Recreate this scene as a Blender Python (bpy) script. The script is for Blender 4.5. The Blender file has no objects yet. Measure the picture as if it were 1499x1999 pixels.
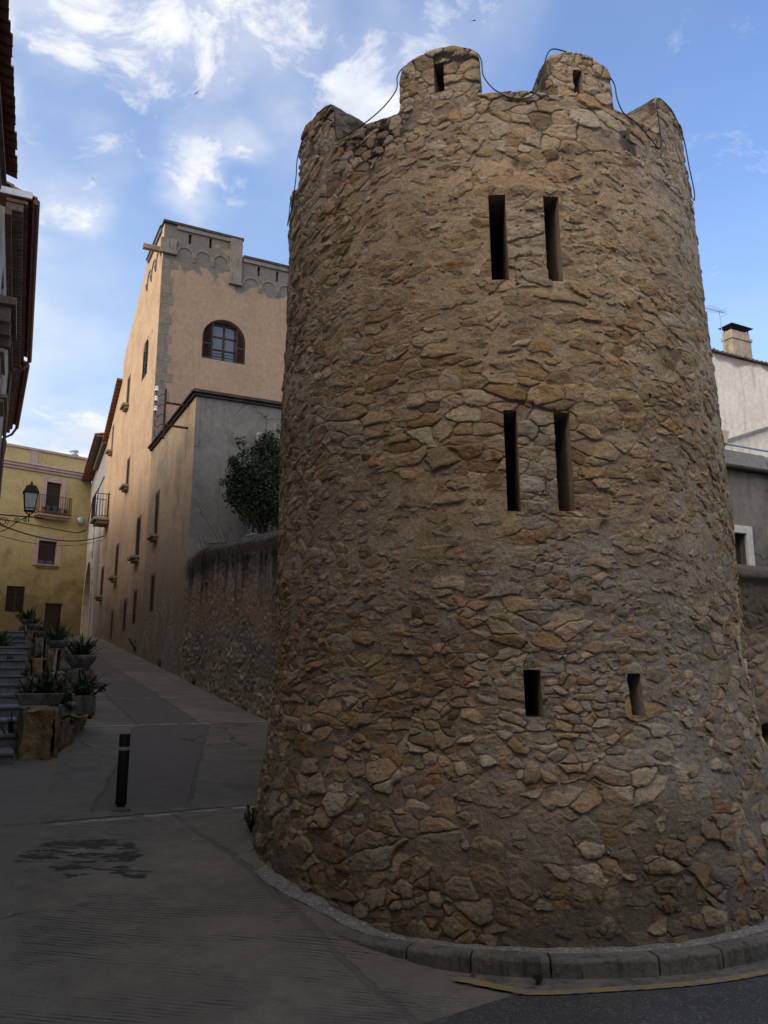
import bpy, math, random
import numpy as np
from mathutils import Vector, Matrix, noise as mnoise
random.seed(7)
R = math.radians
scene = bpy.context.scene
COL = scene.collection

# ------------------------------------------------------------------ camera, world, sun
EYE, FPX, PITCH = 1.65, 1560.0, R(11.3)
cam_d = bpy.data.cameras.new('camera'); cam = bpy.data.objects.new('camera', cam_d); COL.objects.link(cam)
cam.location = (0, 0, EYE); cam.rotation_euler = (R(90) + PITCH, 0, 0)
cam_d.sensor_fit = 'VERTICAL'; cam_d.sensor_height = 36; cam_d.sensor_width = 27
cam_d.lens = 36 * FPX / 1999; cam_d.clip_start = .05; cam_d.clip_end = 3000
scene.camera = cam
scene.view_settings.view_transform = 'Standard'; scene.view_settings.look = 'None'
scene.view_settings.exposure = 0.0; scene.view_settings.gamma = 1
SUN_AZ, SUN_EL = R(-129), R(30)
to_sun = Vector((math.sin(SUN_AZ) * math.cos(SUN_EL), math.cos(SUN_AZ) * math.cos(SUN_EL), math.sin(SUN_EL)))


class NT:
    """small helper for building node trees"""
    def __init__(s, tree): s.t = tree
    def node(s, typ, ins=None, **props):
        n = s.t.nodes.new(typ)
        for k, v in props.items(): setattr(n, k, v)
        for k, v in (ins or {}).items(): s.set(n.inputs[k], v)
        return n
    def set(s, sock, v):
        if isinstance(v, bpy.types.NodeSocket): s.t.links.new(v, sock)
        else: sock.default_value = v
    def m(s, op, a, b=0.0, c=0.0, clamp=False):
        n = s.t.nodes.new('ShaderNodeMath'); n.operation = op; n.use_clamp = clamp
        s.set(n.inputs[0], a); s.set(n.inputs[1], b); s.set(n.inputs[2], c); return n.outputs[0]
    def vm(s, op, a, b=(0, 0, 0), sc=None):
        n = s.t.nodes.new('ShaderNodeVectorMath'); n.operation = op
        s.set(n.inputs[0], a); s.set(n.inputs[1], b)
        if sc is not None: s.set(n.inputs['Scale'], sc)
        return n.outputs['Value'] if op in ('DOT_PRODUCT', 'LENGTH', 'DISTANCE') else n.outputs[0]
    def mix(s, f, a, b, mode='MIX'):
        n = s.t.nodes.new('ShaderNodeMix'); n.data_type = 'RGBA'; n.blend_type = mode
        s.set(n.inputs[0], f)
        for i, v in ((6, a), (7, b)):
            s.set(n.inputs[i], tuple(v) + (1,) if isinstance(v, tuple) and len(v) == 3 else v)
        return n.outputs[2]
    def noise(s, vec, scale, detail=5, rough=.55, dist=0.0, out=0):
        n = s.t.nodes.new('ShaderNodeTexNoise'); s.set(n.inputs['Vector'], vec)
        n.inputs['Scale'].default_value = scale; n.inputs['Detail'].default_value = detail
        n.inputs['Roughness'].default_value = rough; n.inputs['Distortion'].default_value = dist
        return n.outputs[out]
    def mr(s, v, a, b, c=0.0, d=1.0, smooth=True):
        n = s.t.nodes.new('ShaderNodeMapRange'); n.interpolation_type = 'SMOOTHSTEP' if smooth else 'LINEAR'
        for i, x in enumerate((v, a, b, c, d)): s.set(n.inputs[i], x)
        return n.outputs[0]
    def vor(s, vec, scale, feature='F1', rand=1.0, out='Distance'):
        n = s.t.nodes.new('ShaderNodeTexVoronoi'); n.feature = feature; s.set(n.inputs['Vector'], vec)
        n.inputs['Scale'].default_value = scale; n.inputs['Randomness'].default_value = rand
        return n.outputs[out]
    def sep(s, vec):
        n = s.t.nodes.new('ShaderNodeSeparateXYZ'); s.set(n.inputs[0], vec); return n.outputs
    def comb(s, x, y, z):
        n = s.t.nodes.new('ShaderNodeCombineXYZ')
        for i, v in enumerate((x, y, z)): s.set(n.inputs[i], v)
        return n.outputs[0]


def pray(px, py):
    """direction (per metre of Y) of a point measured on the 1499 x 1999 photograph"""
    dx, dy = px - 749.5, py - 999.5
    f = FPX * math.cos(PITCH) + dy * math.sin(PITCH)
    return dx / f, (FPX * math.sin(PITCH) - dy * math.cos(PITCH)) / f
def at(px, py, Y):
    a, b = pray(px, py); return Vector((a * Y, Y, EYE + b * Y))


def build_world():
    w = bpy.data.worlds.new('World'); scene.world = w; w.use_nodes = True
    t = w.node_tree; t.nodes.clear(); N = NT(t)
    sky = N.node('ShaderNodeTexSky', sky_type='NISHITA', sun_disc=False, sun_elevation=SUN_EL, sun_rotation=SUN_AZ,
                 altitude=60, air_density=1.0, dust_density=.9, ozone_density=2.2)
    d = N.node('ShaderNodeTexCoord').outputs['Generated']
    xyz = N.sep(d)
    zz = N.m('ADD', N.m('MAXIMUM', xyz[2], 0.0), .22)
    cp = N.comb(N.m('DIVIDE', xyz[0], zz), N.m('DIVIDE', xyz[1], zz), 0.0)
    wn = N.node('ShaderNodeTexNoise', {'Vector': cp, 'Scale': 2.6, 'Detail': 5.0, 'Roughness': .6}).outputs['Color']
    warp = N.vm('ADD', d, N.vm('SCALE', N.vm('SUBTRACT', wn, (.5, .5, .5)), sc=.20))
    # banks of cloud at their places in the sky: (direction, angular radius, weight)
    blobs = [((420, 50), .06, .58), ((330, 10), .045, .55), ((400, 130), .045, .58), ((300, 150), .03, .5), ((500, 60), .02, .5), ((690, 70), .045, .66), ((735, 10), .05, .58), ((745, 190), .075, .95), ((700, 150), .06, .9), ((820, 70), .06, .65),
             ((505, 75), .045, .65), ((545, 165), .05, .7), ((385, 290), .05, .7), ((420, 260), .05, .65), ((480, 235), .045, .75), ((390, 350), .055, .9), ((395, 415), .05, .8), ((35, 190), .045, .9),
             ((30, 55), .05, .9), ((140, 130), .045, .65), ((150, 30), .05, .75), ((145, 425), .045, .8), ((185, 405), .04, .6), ((50, 300), .05, .6), ((100, 360), .05, .45), ((140, 850), .055, .95), ((190, 860), .05, .9),
             ((25, 860), .05, .95), ((590, 200), .04, .5), ((250, 95), .035, .5), ((960, 30), .07, .42), ((230, 300), .06, .42), ((100, 525), .04, .55), ((530, 20), .03, .4),
             ((300, -300), .3, .8), ((900, -700), .25, .6), ((-400, 300), .3, .8), ((-500, 1000), .25, .8)]
    acc = None
    for (px, py), rad, wt in blobs:
        a, b = pray(px, py); v = Vector((a, 1, b)).normalized()
        f = N.mr(N.vm('DISTANCE', warp, tuple(v)), rad * 1.25, 0.0, 0.0, wt)
        acc = f if acc is None else N.m('MAXIMUM', N.m('MULTIPLY', N.m('ADD', acc, f), .62), N.m('MAXIMUM', acc, f))
    # unseen bright cloud added behind the viewer to warm the light on the tower
    back = N.m('MULTIPLY', N.mr(xyz[1], .15, -.3), .8)
    acc = N.m('ADD', acc, back)
    n1 = N.noise(cp, 7.5, 10, .66, .4)
    n2 = N.noise(cp, 1.7, 4, .5)
    dens = N.m('ADD', acc, N.m('MULTIPLY', N.m('SUBTRACT', n1, .5), 3.0))
    dens = N.m('MULTIPLY', N.mr(dens, .20, 1.0), N.mr(xyz[2], -.02, .05))
    low = N.mr(xyz[2], .75, .12)
    left = N.mr(xyz[0], .3, -.45)
    veil = N.m('MULTIPLY', N.mr(N.m('ADD', N.m('MULTIPLY', acc, .55), n2), .36, .95), N.m('ADD', .25, N.m('MULTIPLY', left, .35)))
    dens = N.m('MAXIMUM', N.m('MULTIPLY', dens, .92), veil)
    shade = N.noise(N.vm('ADD', cp, (.13, .1, 0)), 4.2, 6, .6)
    ccol = N.mix(N.mr(shade, .36, .60), (.76, .82, .94), (1.10, 1.09, 1.09))
    glow = N.mr(N.vm('DOT_PRODUCT', d, tuple(to_sun)), .2, 1.0)  # clouds towards the sun brightened to throw more light on the tower
    ccol = N.vm('MULTIPLY', ccol, N.vm('ADD', (1, 1, 1), N.vm('SCALE', (2.1, 1.55, .95), sc=glow)))
    skyc = N.vm('SCALE', sky.outputs[0], sc=SKY_GAIN)
    hz = N.m('MULTIPLY', N.m('MULTIPLY', low, N.m('ADD', .20, N.m('MULTIPLY', left, .80))), .85)
    skyc = N.mix(hz, N.vm('MULTIPLY', skyc, SKY_TINT), (.58, .76, .98))
    col = N.mix(dens, skyc, ccol)
    bg = N.node('ShaderNodeBackground', {'Color': N.vm('SCALE', col, sc=1.0 / SKY_STR), 'Strength': SKY_STR})
    N.t.links.new(bg.outputs[0], N.node('ShaderNodeOutputWorld').inputs[0])
SKY_STR, SKY_GAIN, SKY_TINT = .1, .265, (.90, .96, 1.10)
build_world()

sun_d = bpy.data.lights.new('sun', 'SUN'); sun = bpy.data.objects.new('sun', sun_d); COL.objects.link(sun)
sun_d.energy = 1.2; sun_d.angle = R(24); sun_d.color = (1.0, .86, .70)
sun.rotation_euler = to_sun.to_track_quat('Z', 'Y').to_euler(); sun.location = (-6, -20, 20)

# ------------------------------------------------------------------ frames of reference, terrain
class Frame:
    """a horizontally rotated frame: x across (right), y away, z up"""
    def __init__(s, ox, oy, ang):
        s.o = np.array([ox, oy]); s.a = ang
        s.ex = np.array([math.cos(ang), math.sin(ang)]); s.ey = np.array([-math.sin(ang), math.cos(ang)])
    def w(s, x, y, z=0.0):
        p = s.o + s.ex * x + s.ey * y; return Vector((p[0], p[1], z))
    def inv(s, X, Y):
        d = np.array([X, Y]) - s.o; return float(d @ s.ex), float(d @ s.ey)
    def on_y(s, px, py, y):
        a, b = pray(px, py); r = np.array([a, 1.0]); Y = (y + s.o @ s.ey) / (r @ s.ey)
        return float((r * Y - s.o) @ s.ex), EYE + b * Y
    def on_x(s, px, py, x):
        a, b = pray(px, py); r = np.array([a, 1.0]); Y = (x + s.o @ s.ex) / (r @ s.ex)
        return float((r * Y - s.o) @ s.ey), EYE + b * Y
ST = Frame(0, 0, R(26.7))                      # the climbing street: l = x, s = y

TCX, TCY, TKX = 1.0518, 7.1292, -.0122         # axis of the tower (leans a hair)
ZK = np.array([-.6, 0, .35, .8, 1.2, 1.7, 2.5, 3.5, 4.5, 5.5, 7])
RK = np.array([2.17, 2.139, 2.11, 2.0586, 1.9989, 1.9522, 1.9463, 1.9327, 1.9, 1.89, 1.8665])

def ground_z(x, y):
    x = np.asarray(x, float); y = np.asarray(y, float)
    s = -.449 * x + .8935 * y
    q = np.clip((s - 4.4) / .3, -40, 40)
    z = .03 * np.log1p(np.exp(q)) + .1 * np.maximum(s - 4.4 - 12, 0)
    z = z + np.where(q >= 40, 0, 0)
    z = z - .1 * np.maximum(s - 35.0, 0) * 1.0
    rho = np.hypot(x - TCX, y - TCY); th = np.degrees(np.arctan2(x - TCX, -(y - TCY)))
    wn = np.clip((-18 - th) / 25, 0, 1) * np.clip((th + 125) / 30, 0, 1)
    return z + .15 * np.exp(-np.maximum(rho - 2.1, 0) / .45) * wn
def gz(x, y): return float(ground_z(x, y))
def ground_hit(px, py):
    a, b = pray(px, py); Y = np.linspace(2.5, 60, 11501); z = EYE + b * Y - ground_z(a * Y, Y)
    i = int(np.argmax(z < 0)); return Vector((a * Y[i], Y[i], gz(a * Y[i], Y[i])))

# ------------------------------------------------------------------ mesh helpers
class MB:
    def __init__(s): s.v, s.f = [], []
    def add(s, vs, fs):
        b = len(s.v); s.v += [tuple(p) for p in vs]; s.f += [tuple(i + b for i in f) for f in fs]
    def poly(s, *ps): s.add(ps, [tuple(range(len(ps)))])
    def box(s, x0, x1, y0, y1, z0, z1, T=None):
        vs = [(x, y, z) for z in (z0, z1) for y in (y0, y1) for x in (x0, x1)]
        if T: vs = [T(*p) for p in vs]
        s.add(vs, [(0, 2, 3, 1), (4, 5, 7, 6), (0, 1, 5, 4), (2, 6, 7, 3), (0, 4, 6, 2), (1, 3, 7, 5)])
    def tube(s, pts, r, seg=8, cap=True):
        pts = [Vector(p) for p in pts]; n = len(pts); rr = r if isinstance(r, (list, tuple)) else [r] * n
        b = len(s.v); up = None
        for i, p in enumerate(pts):
            t = (pts[min(i + 1, n - 1)] - pts[max(i - 1, 0)]).normalized()
            if up is None: up = Vector((0, 0, 1)) if abs(t.z) < .9 else Vector((1, 0, 0))
            a = t.cross(up).normalized(); c = a.cross(t); up = c
            for k in range(seg):
                q = p + (a * math.cos(2 * math.pi * k / seg) + c * math.sin(2 * math.pi * k / seg)) * rr[i]
                s.v.append(tuple(q))
        for i in range(n - 1):
            for k in range(seg):
                k2 = (k + 1) % seg; s.f.append((b + i * seg + k, b + i * seg + k2, b + (i + 1) * seg + k2, b + (i + 1) * seg + k))
        if cap:
            s.f.append(tuple(b + k for k in range(seg))[::-1]); s.f.append(tuple(b + (n - 1) * seg + k for k in range(seg)))
    def lathe(s, c, prof, seg=24, sy=1.0):
        b = len(s.v); cx, cy, cz = c
        for r, z in prof:
            for k in range(seg):
                a = 2 * math.pi * k / seg; s.v.append((cx + r * math.cos(a), cy + sy * r * math.sin(a), cz + z))
        for i in range(len(prof) - 1):
            for k in range(seg):
                k2 = (k + 1) % seg; s.f.append((b + i * seg + k, b + i * seg + k2, b + (i + 1) * seg + k2, b + (i + 1) * seg + k))
    def build(s, name, mat, parent=None, smooth=False, bevel=0.0, off=(0, 0, 0)):
        me = bpy.data.meshes.new(name)
        v = [(p[0] - off[0], p[1] - off[1], p[2] - off[2]) for p in s.v]
        me.from_pydata(v, [], s.f); me.update()
        if smooth: me.polygons.foreach_set('use_smooth', [True] * len(me.polygons))
        if mat: me.materials.append(mat)
        o = bpy.data.objects.new(name, me); COL.objects.link(o)
        if parent: o.parent = parent
        if bevel:
            bv = o.modifiers.new('bevel', 'BEVEL'); bv.width = bevel; bv.segments = 2; bv.limit_method = 'ANGLE'
        return o

def np_mesh(name, V, F, mat, parent=None, cols=None, smooth=False, loc=None):
    me = bpy.data.meshes.new(name); V = np.asarray(V, np.float32); F = np.asarray(F, np.int32)
    me.vertices.add(len(V)); me.vertices.foreach_set('co', V.ravel())
    me.loops.add(F.size); me.loops.foreach_set('vertex_index', F.ravel())
    me.polygons.add(len(F)); me.polygons.foreach_set('loop_start', np.arange(0, F.size, F.shape[1], dtype=np.int32))
    me.update(calc_edges=True)
    if smooth: me.polygons.foreach_set('use_smooth', np.ones(len(F), bool))
    if cols is not None:
        a = me.color_attributes.new('Col', 'FLOAT_COLOR', 'POINT')
        c = np.ones((len(V), 4), np.float32); c[:, :3] = cols; a.data.foreach_set('color', c.ravel())
    if mat: me.materials.append(mat)
    o = bpy.data.objects.new(name, me); COL.objects.link(o)
    if parent: o.parent = parent
    if loc is not None: o.location = loc
    return o

def grid_faces(nr, nc, keep=None):
    i = np.arange(nr - 1)[:, None] * nc + np.arange(nc - 1)[None, :]
    f = np.stack([i, i + 1, i + nc + 1, i + nc], -1)
    return f[keep] if keep is not None else f.reshape(-1, 4)

def tag(o, label=None, cat=None, group=None, kind=None):
    if label: o['label'] = label
    if cat: o['category'] = cat
    if group: o['group'] = group
    if kind: o['kind'] = kind
    return o
def thing(name, loc, rz, label, cat, group=None):
    o = bpy.data.objects.new(name, None); COL.objects.link(o); o.location = loc; o.rotation_euler = (0, 0, rz)
    o.empty_display_size = .2
    return tag(o, label, cat, group)

# ------------------------------------------------------------------ noise in numpy
def hsh(ix, iy, seed):
    h = (ix.astype(np.int64) * 374761393 + iy.astype(np.int64) * 668265263 + seed * 1274126177) & 0xffffffff
    h = ((h ^ (h >> 13)) * 1274126177) & 0xffffffff
    h = ((h ^ (h >> 16)) * 2246822519) & 0xffffffff
    return ((h ^ (h >> 15)) & 0xffffff).astype(np.float32) / 16777215.0
def vnoise(x, y, seed):
    ix, iy = np.floor(x), np.floor(y); fx, fy = (x - ix).astype(np.float32), (y - iy).astype(np.float32)
    fx = fx * fx * (3 - 2 * fx); fy = fy * fy * (3 - 2 * fy)
    a, b = hsh(ix, iy, seed), hsh(ix + 1, iy, seed); c, d = hsh(ix, iy + 1, seed), hsh(ix + 1, iy + 1, seed)
    return (a + (b - a) * fx) * (1 - fy) + (c + (d - c) * fx) * fy - .5
def fbm(x, y, seed, oct=4, gain=.5):
    r, a, f = 0, 1.0, 1.0
    for k in range(oct):
        r = r + a * vnoise(x * f + 13.7 * k, y * f - 7.3 * k, seed + k); a *= gain; f *= 2.03
    return r
def sstep(a, b, x):
    t = np.clip((x - a) / (b - a), 0, 1); return t * t * (3 - 2 * t)

def stones(U, V, seed, jit=.38, dele=.20, wmax=.26, pw=3.2):
    """irregular rubble: for every point the stone it lies in, the distance to that stone's edge, the offset from its heart"""
    V0 = np.floor(V); F1 = np.full(U.shape, 9., np.float32); F2 = F1.copy()
    idr = np.zeros(U.shape, np.float32); idc = idr.copy(); DX = idr.copy(); DY = idr.copy()
    for dr in (-2, -1, 0, 1, 2):
        row = V0 + dr; off = hsh(row, row * 0 + 3, seed + 11); U0 = np.floor(U - off)
        for dc in (-1, 0, 1):
            c = U0 + dc
            h1, h2, h3, h4 = (hsh(c, row, seed + k) for k in (21, 22, 23, 24))
            dx = (U - (c + .5 + off + jit * 2 * (h1 - .5))).astype(np.float32); dy = (V - (row + .5 + jit * 2 * (h2 - .5))).astype(np.float32)
            asp = .75 + .6 * hsh(c, row, seed + 25)
            sh = (hsh(c, row, seed + 26) - .5) * .7
            dyy = dy + sh * dx
            w = h3 * wmax - np.where(h4 < dele, .8, 0)
            dd = ((np.abs(dx) / asp) ** pw + np.abs(dyy) ** pw) ** (1 / pw) - w
            m = dd < F1
            F2 = np.where(m, F1, np.minimum(F2, dd))
            F1 = np.where(m, dd, F1); idr = np.where(m, row, idr); idc = np.where(m, c, idc); DX = np.where(m, dx, DX); DY = np.where(m, dy, DY)
    return (F2 - F1) * .5, idr, idc, DX, DY

# ------------------------------------------------------------------ materials
def new_mat(name):
    m = bpy.data.materials.new(name); m.use_nodes = True; N = NT(m.node_tree)
    b = m.node_tree.nodes['Principled BSDF']; b.inputs['Roughness'].default_value = .9
    b.inputs['Specular IOR Level'].default_value = .25
    tc = N.node('ShaderNodeTexCoord')
    return m, N, b, tc.outputs['Object']
def bump(N, b, h, dist, strength=1.0):
    n = N.node('ShaderNodeBump', {'Height': h, 'Distance': dist, 'Strength': strength}); N.t.links.new(n.outputs[0], b.inputs['Normal'])

def simple(name, c, var=.25, scale=6.0, rough=.7, metal=0.0, bmp=.002, bscale=40.0, spec=.3):
    m, N, b, o = new_mat(name)
    n = N.noise(o, scale, 6, .6); f = N.mr(n, .3, .7, 1 - var, 1 + var, False)
    N.set(b.inputs['Base Color'], N.vm('SCALE', c, sc=f)); b.inputs['Roughness'].default_value = rough; b.inputs['Metallic'].default_value = metal
    b.inputs['Specular IOR Level'].default_value = spec
    if bmp: bump(N, b, N.noise(o, bscale, 5, .6), bmp)
    return m

def rubble_mat():
    m, N, b, o = new_mat('rubble')
    at_ = N.node('ShaderNodeAttribute', attribute_name='Col')
    n1 = N.noise(o, 38, 8, .68); n2 = N.noise(o, 150, 5, .65); n3 = N.noise(o, 9, 5, .6)
    f = N.m('MULTIPLY', N.mr(n1, .28, .72, .72, 1.28, False), N.mr(n2, .25, .75, .82, 1.18, False))
    f = N.m('MULTIPLY', f, N.mr(n3, .3, .7, .86, 1.14, False))
    pits = N.mr(N.vor(o, 55), .08, .2, .72, 1.0)
    f = N.m('MULTIPLY', f, pits)
    N.set(b.inputs['Base Color'], N.vm('SCALE', at_.outputs['Color'], sc=f)); b.inputs['Roughness'].default_value = .95
    b.inputs['Specular IOR Level'].default_value = .12
    h = N.m('ADD', N.m('MULTIPLY', n1, 1.0), N.m('MULTIPLY', n2, .5)); h = N.m('ADD', h, N.m('MULTIPLY', pits, .3))
    bump(N, b, h, .016, 1.0)
    return m

def plaster(name, base, dark, patch=None, patch_z=None, damp_shade=None, streak=.35, crack=0.0, rub=None, mult_noise=.16):
    """lime render. patch: (colour, z0, z1, rough edge) weathered band; damp: (colour, z0, spread) darker foot, from moisture and painted shade; rub: (z0, spread) bared rubble"""
    m, N, b, o = new_mat(name)
    x = N.sep(o)
    n1 = N.noise(o, .9, 6, .6, .4); n2 = N.noise(o, 7, 6, .65); n3 = N.noise(o, 60, 4, .6)
    c = N.mix(N.mr(n1, .38, .68), base, dark)
    sv = N.vm('MULTIPLY', o, (3.0, 3.0, .22)); st = N.noise(sv, 1.6, 6, .65)
    c = N.mix(N.m('MULTIPLY', N.mr(st, .5, .75), streak), c, tuple(k * .55 for k in dark))
    h = N.m('ADD', N.m('MULTIPLY', n2, .6), N.m('MULTIPLY', n3, .4))
    if damp_shade:
        dc, z0, sp = damp_shade
        f = N.mr(N.m('ADD', x[2], N.m('MULTIPLY', N.m('SUBTRACT', n1, .5), sp * 2.2)), z0 + sp * .5, z0 - sp * .5)
        c = N.mix(N.m('MULTIPLY', f, .85), c, N.mix(n2, dc, tuple(k * .6 for k in dc)))
    if patch:
        pc, z0, edge = patch
        n4 = N.noise(N.vm('MULTIPLY', o, (1, 1, .7)), .75, 5, .5, .6)
        f = N.mr(N.m('ADD', x[2], N.m('MULTIPLY', N.m('SUBTRACT', n4, .5), edge)), z0 - .06, z0 + .06)
        c = N.mix(f, c, N.mix(N.mr(n2, .35, .65), pc, tuple(k * .66 for k in pc))); h = N.m('ADD', h, N.m('MULTIPLY', f, -.6))
    if rub:
        z0, sp = rub
        n5 = N.noise(o, .8, 6, .62, .5); v = N.vor(N.vm('ADD', o, N.vm('SCALE', N.node('ShaderNodeTexNoise', {'Vector': o, 'Scale': 5.0}).outputs['Color'], sc=.12)), 7.5, 'DISTANCE_TO_EDGE')
        f = N.mr(N.m('ADD', N.m('MULTIPLY', N.m('SUBTRACT', n5, .5), 3.2), N.mr(x[2], z0 + sp, z0 - sp, 0, .6)), .52, .62)
        vc = N.node('ShaderNodeTexVoronoi', {'Vector': o, 'Scale': 7.5}).outputs['Color']
        rc = N.mix(N.mr(v, .0, .1), (.12, .1, .08), N.mix(N.sep(vc)[0], (.27, .22, .16), (.36, .33, .28)))
        c = N.mix(f, c, rc); h = N.m('ADD', h, N.m('MULTIPLY', f, N.m('ADD', -1.2, N.m('MULTIPLY', N.mr(v, 0, .12), 2.0))))
    if crack:
        cv = N.vor(N.vm('ADD', o, N.vm('SCALE', N.node('ShaderNodeTexNoise', {'Vector': o, 'Scale': 2.5, 'Detail': 6.0}).outputs['Color'], sc=.5)), 1.1, 'DISTANCE_TO_EDGE')
        cm = N.m('MULTIPLY', N.mr(cv, .012, .004), N.mr(N.noise(o, .8, 3), .48, .6))
        c = N.mix(N.m('MULTIPLY', cm, crack), c, (.05, .045, .04)); h = N.m('SUBTRACT', h, N.m('MULTIPLY', cm, .8))
    f = N.mr(n2, .3, .7, 1 - mult_noise, 1 + mult_noise, False)
    N.set(b.inputs['Base Color'], N.vm('SCALE', c, sc=f)); b.inputs['Roughness'].default_value = .93; b.inputs['Specular IOR Level'].default_value = .15
    bump(N, b, h, .02, .8)
    return m

def stone_mat(name, c1, c2, scale=3.0, bd=.012, dirt=.4):
    m, N, b, o = new_mat(name)
    n1 = N.noise(o, scale, 7, .62, .3); n2 = N.noise(o, scale * 9, 6, .65); n3 = N.noise(N.vm('MULTIPLY', o, (2, 2, .4)), scale * 1.7, 6, .6)
    c = N.mix(N.mr(n1, .36, .66), c1, c2); c = N.mix(N.m('MULTIPLY', N.mr(n3, .52, .7), dirt), c, tuple(k * .35 for k in c2))
    N.set(b.inputs['Base Color'], N.vm('SCALE', c, sc=N.mr(n2, .3, .7, .8, 1.2, False))); b.inputs['Specular IOR Level'].default_value = .15
    bump(N, b, N.m('ADD', n2, N.m('MULTIPLY', n1, .7)), bd, .9)
    return m

def leaf_mat(name, c1, c2):
    m, N, b, o = new_mat(name)
    oi = N.node('ShaderNodeNewGeometry').outputs['Random Per Island']
    c = N.mix(oi, c1, c2); c = N.mix(N.mr(oi, .975, .98), c, (.14, .12, .05))
    N.set(b.inputs['Base Color'], c); b.inputs['Roughness'].default_value = .6; b.inputs['Specular IOR Level'].default_value = .15
    return m

M = {}
M['rubble'] = rubble_mat()
M['niche'] = stone_mat('niche_mortar', (.36, .30, .22), (.27, .22, .16), 4, .008, .2)
M['dark'] = simple('dark_interior', (.012, .011, .010), .2, rough=1, bmp=0, spec=0)
M['cable'] = simple('black_green_cable', (.012, .022, .017), .2, rough=.5, bmp=0)
M['iron'] = simple('wrought_iron', (.018, .016, .015), .3, 20, .55, .3, .001)
M['rust'] = simple('rusted_iron', (.055, .028, .018), .4, 20, .8, .1, .001)
M['glass'] = simple('window_glass', (.05, .07, .10), .2, 1, .08, 0, 0, spec=.9)
M['wood'] = simple('dark_brown_wood', (.034, .021, .016), .3, 12, .6, 0, .002)
M['wood_grey'] = simple('weathered_wood', (.16, .12, .09), .35, 12, .85, 0, .004)
M['porcelain'] = simple('white_porcelain', (.75, .76, .8), .08, 5, .25, 0, 0, spec=.5)
M['kerb'] = stone_mat('kerb_concrete', (.165, .15, .124), (.11, .10, .083), 4, .014, .8)
M['pedestal'] = stone_mat('sandstone_block', (.31, .215, .115), (.18, .13, .08), 1.8, .07, .8)
M['pedestal_grey'] = stone_mat('grey_rubble_block', (.20, .17, .125), (.12, .105, .08), 2.2, .06, .7)
M['bowl'] = stone_mat('planter_concrete', (.24, .225, .20), (.13, .125, .11), 4, .014, .7)
M['soil'] = simple('planter_soil', (.04, .03, .02), .3, 20, 1, 0, .01)
M['agave'] = leaf_mat('agave_leaf', (.022, .038, .014), (.07, .09, .038))
M['leaf'] = leaf_mat('shrub_leaf', (.008, .018, .008), (.024, .042, .018))
M['weed'] = leaf_mat('weed_leaf', (.03, .045, .018), (.07, .085, .03))
M['dry'] = leaf_mat('dry_stems', (.06, .05, .04), (.17, .145, .11))
M['tile'] = stone_mat('clay_tile', (.26, .12, .075), (.17, .09, .06), 5, .01, .5)
M['old_tile'] = stone_mat('lichened_tile', (.20, .16, .125), (.12, .10, .08), 5, .012, .5)
M['sill'] = stone_mat('sill_stone', (.33, .26, .19), (.24, .19, .145), 5, .006, .3)
M['surround'] = stone_mat('weathered_surround', (.25, .19, .13), (.17, .135, .10), 4, .015, .5)
M['white_stone'] = stone_mat('white_stone_frame', (.62, .61, .6), (.52, .51, .5), 5, .003, .1)
M['bollard'] = simple('black_bollard', (.010, .010, .011), .2, 10, .45, 0, .0005)
M['band'] = simple('grey_reflective_band', (.32, .32, .32), .1, 20, .35, 0, 0)
M['bird'] = simple('bird_plumage', (.012, .012, .014), .2, 30, .9, 0, 0)
M['soffit'] = stone_mat('eave_brick', (.23, .17, .13), (.15, .11, .09), 6, .01, .3)
M['gutter'] = simple('brown_gutter', (.12, .055, .04), .2, 10, .5, 0, 0)
M['zinc'] = simple('zinc_flashing', (.42, .47, .53), .15, 6, .45, .4, .002)
M['wall_lamp'] = simple('dull_grey_plastic', (.22, .215, .20), .2, rough=.7)
M['lamp_glass'] = simple('frosted_lamp_glass', (.42, .44, .45), .15, 8, .3, 0, 0)
M['peach'] = plaster('peach_render_shaded', (.315, .232, .170), (.275, .20, .15), patch=((.185, .175, .16), 13.2, 6.5), streak=.3)  # front coloured darker than the street side, painting in its shade
M['peach_side'] = plaster('peach_render_street', (.60, .44, .285), (.50, .35, .22), damp_shade=((.25, .195, .145), 2.4, 2.6), streak=.35, rub=(1.8, 1.6))  # low band: wall dirt plus street shade painted into the colour
M['grey_side'] = plaster('grey_peach_render', (.46, .345, .225), (.30, .245, .18), damp_shade=((.25, .205, .155), 3.0, 2.8), streak=.6, rub=(2.6, 2.2))  # lower part mixes dirt with painted shade of the street
M['grey_front'] = plaster('grey_cement_render', (.205, .20, .19), (.135, .132, .126), damp_shade=((.22, .175, .13), 3.0, 1.6), streak=.75, crack=.9)
M['cornice'] = stone_mat('blackened_cornice', (.085, .075, .062), (.045, .04, .035), 6, .02, .5)
M['quoin'] = stone_mat('quoin_stone', (.215, .19, .16), (.165, .15, .13), 3, .03, .5)
M['frieze'] = stone_mat('frieze_render', (.22, .20, .172), (.17, .158, .14), 2.5, .015, .5)
M['yellow'] = plaster('yellow_render', (.48, .39, .19), (.40, .32, .155), streak=.25, damp_shade=((.17, .135, .065), 3.4, 4.2))  # foot darkened in the colour to stand for shade
M['pink_trim'] = stone_mat('pink_stone_trim', (.44, .335, .30), (.38, .28, .245), 3, .004, .2)
M['white_wall'] = plaster('white_limewash', (.40, .40, .395), (.32, .32, .31), streak=.4, damp_shade=((.33, .28, .23), 4.6, 1.2))
M['portal'] = stone_mat('portal_stone', (.33, .28, .225), (.24, .2, .165), 3, .01, .35)
M['left_wall'] = plaster('pale_render', (.40, .365, .315), (.32, .29, .25), streak=.4)
M['cream_wall'] = plaster('cream_render', (.66, .58, .46), (.58, .50, .39), streak=.55, patch=((.34, .32, .29), 9.35, 1.1))
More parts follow.
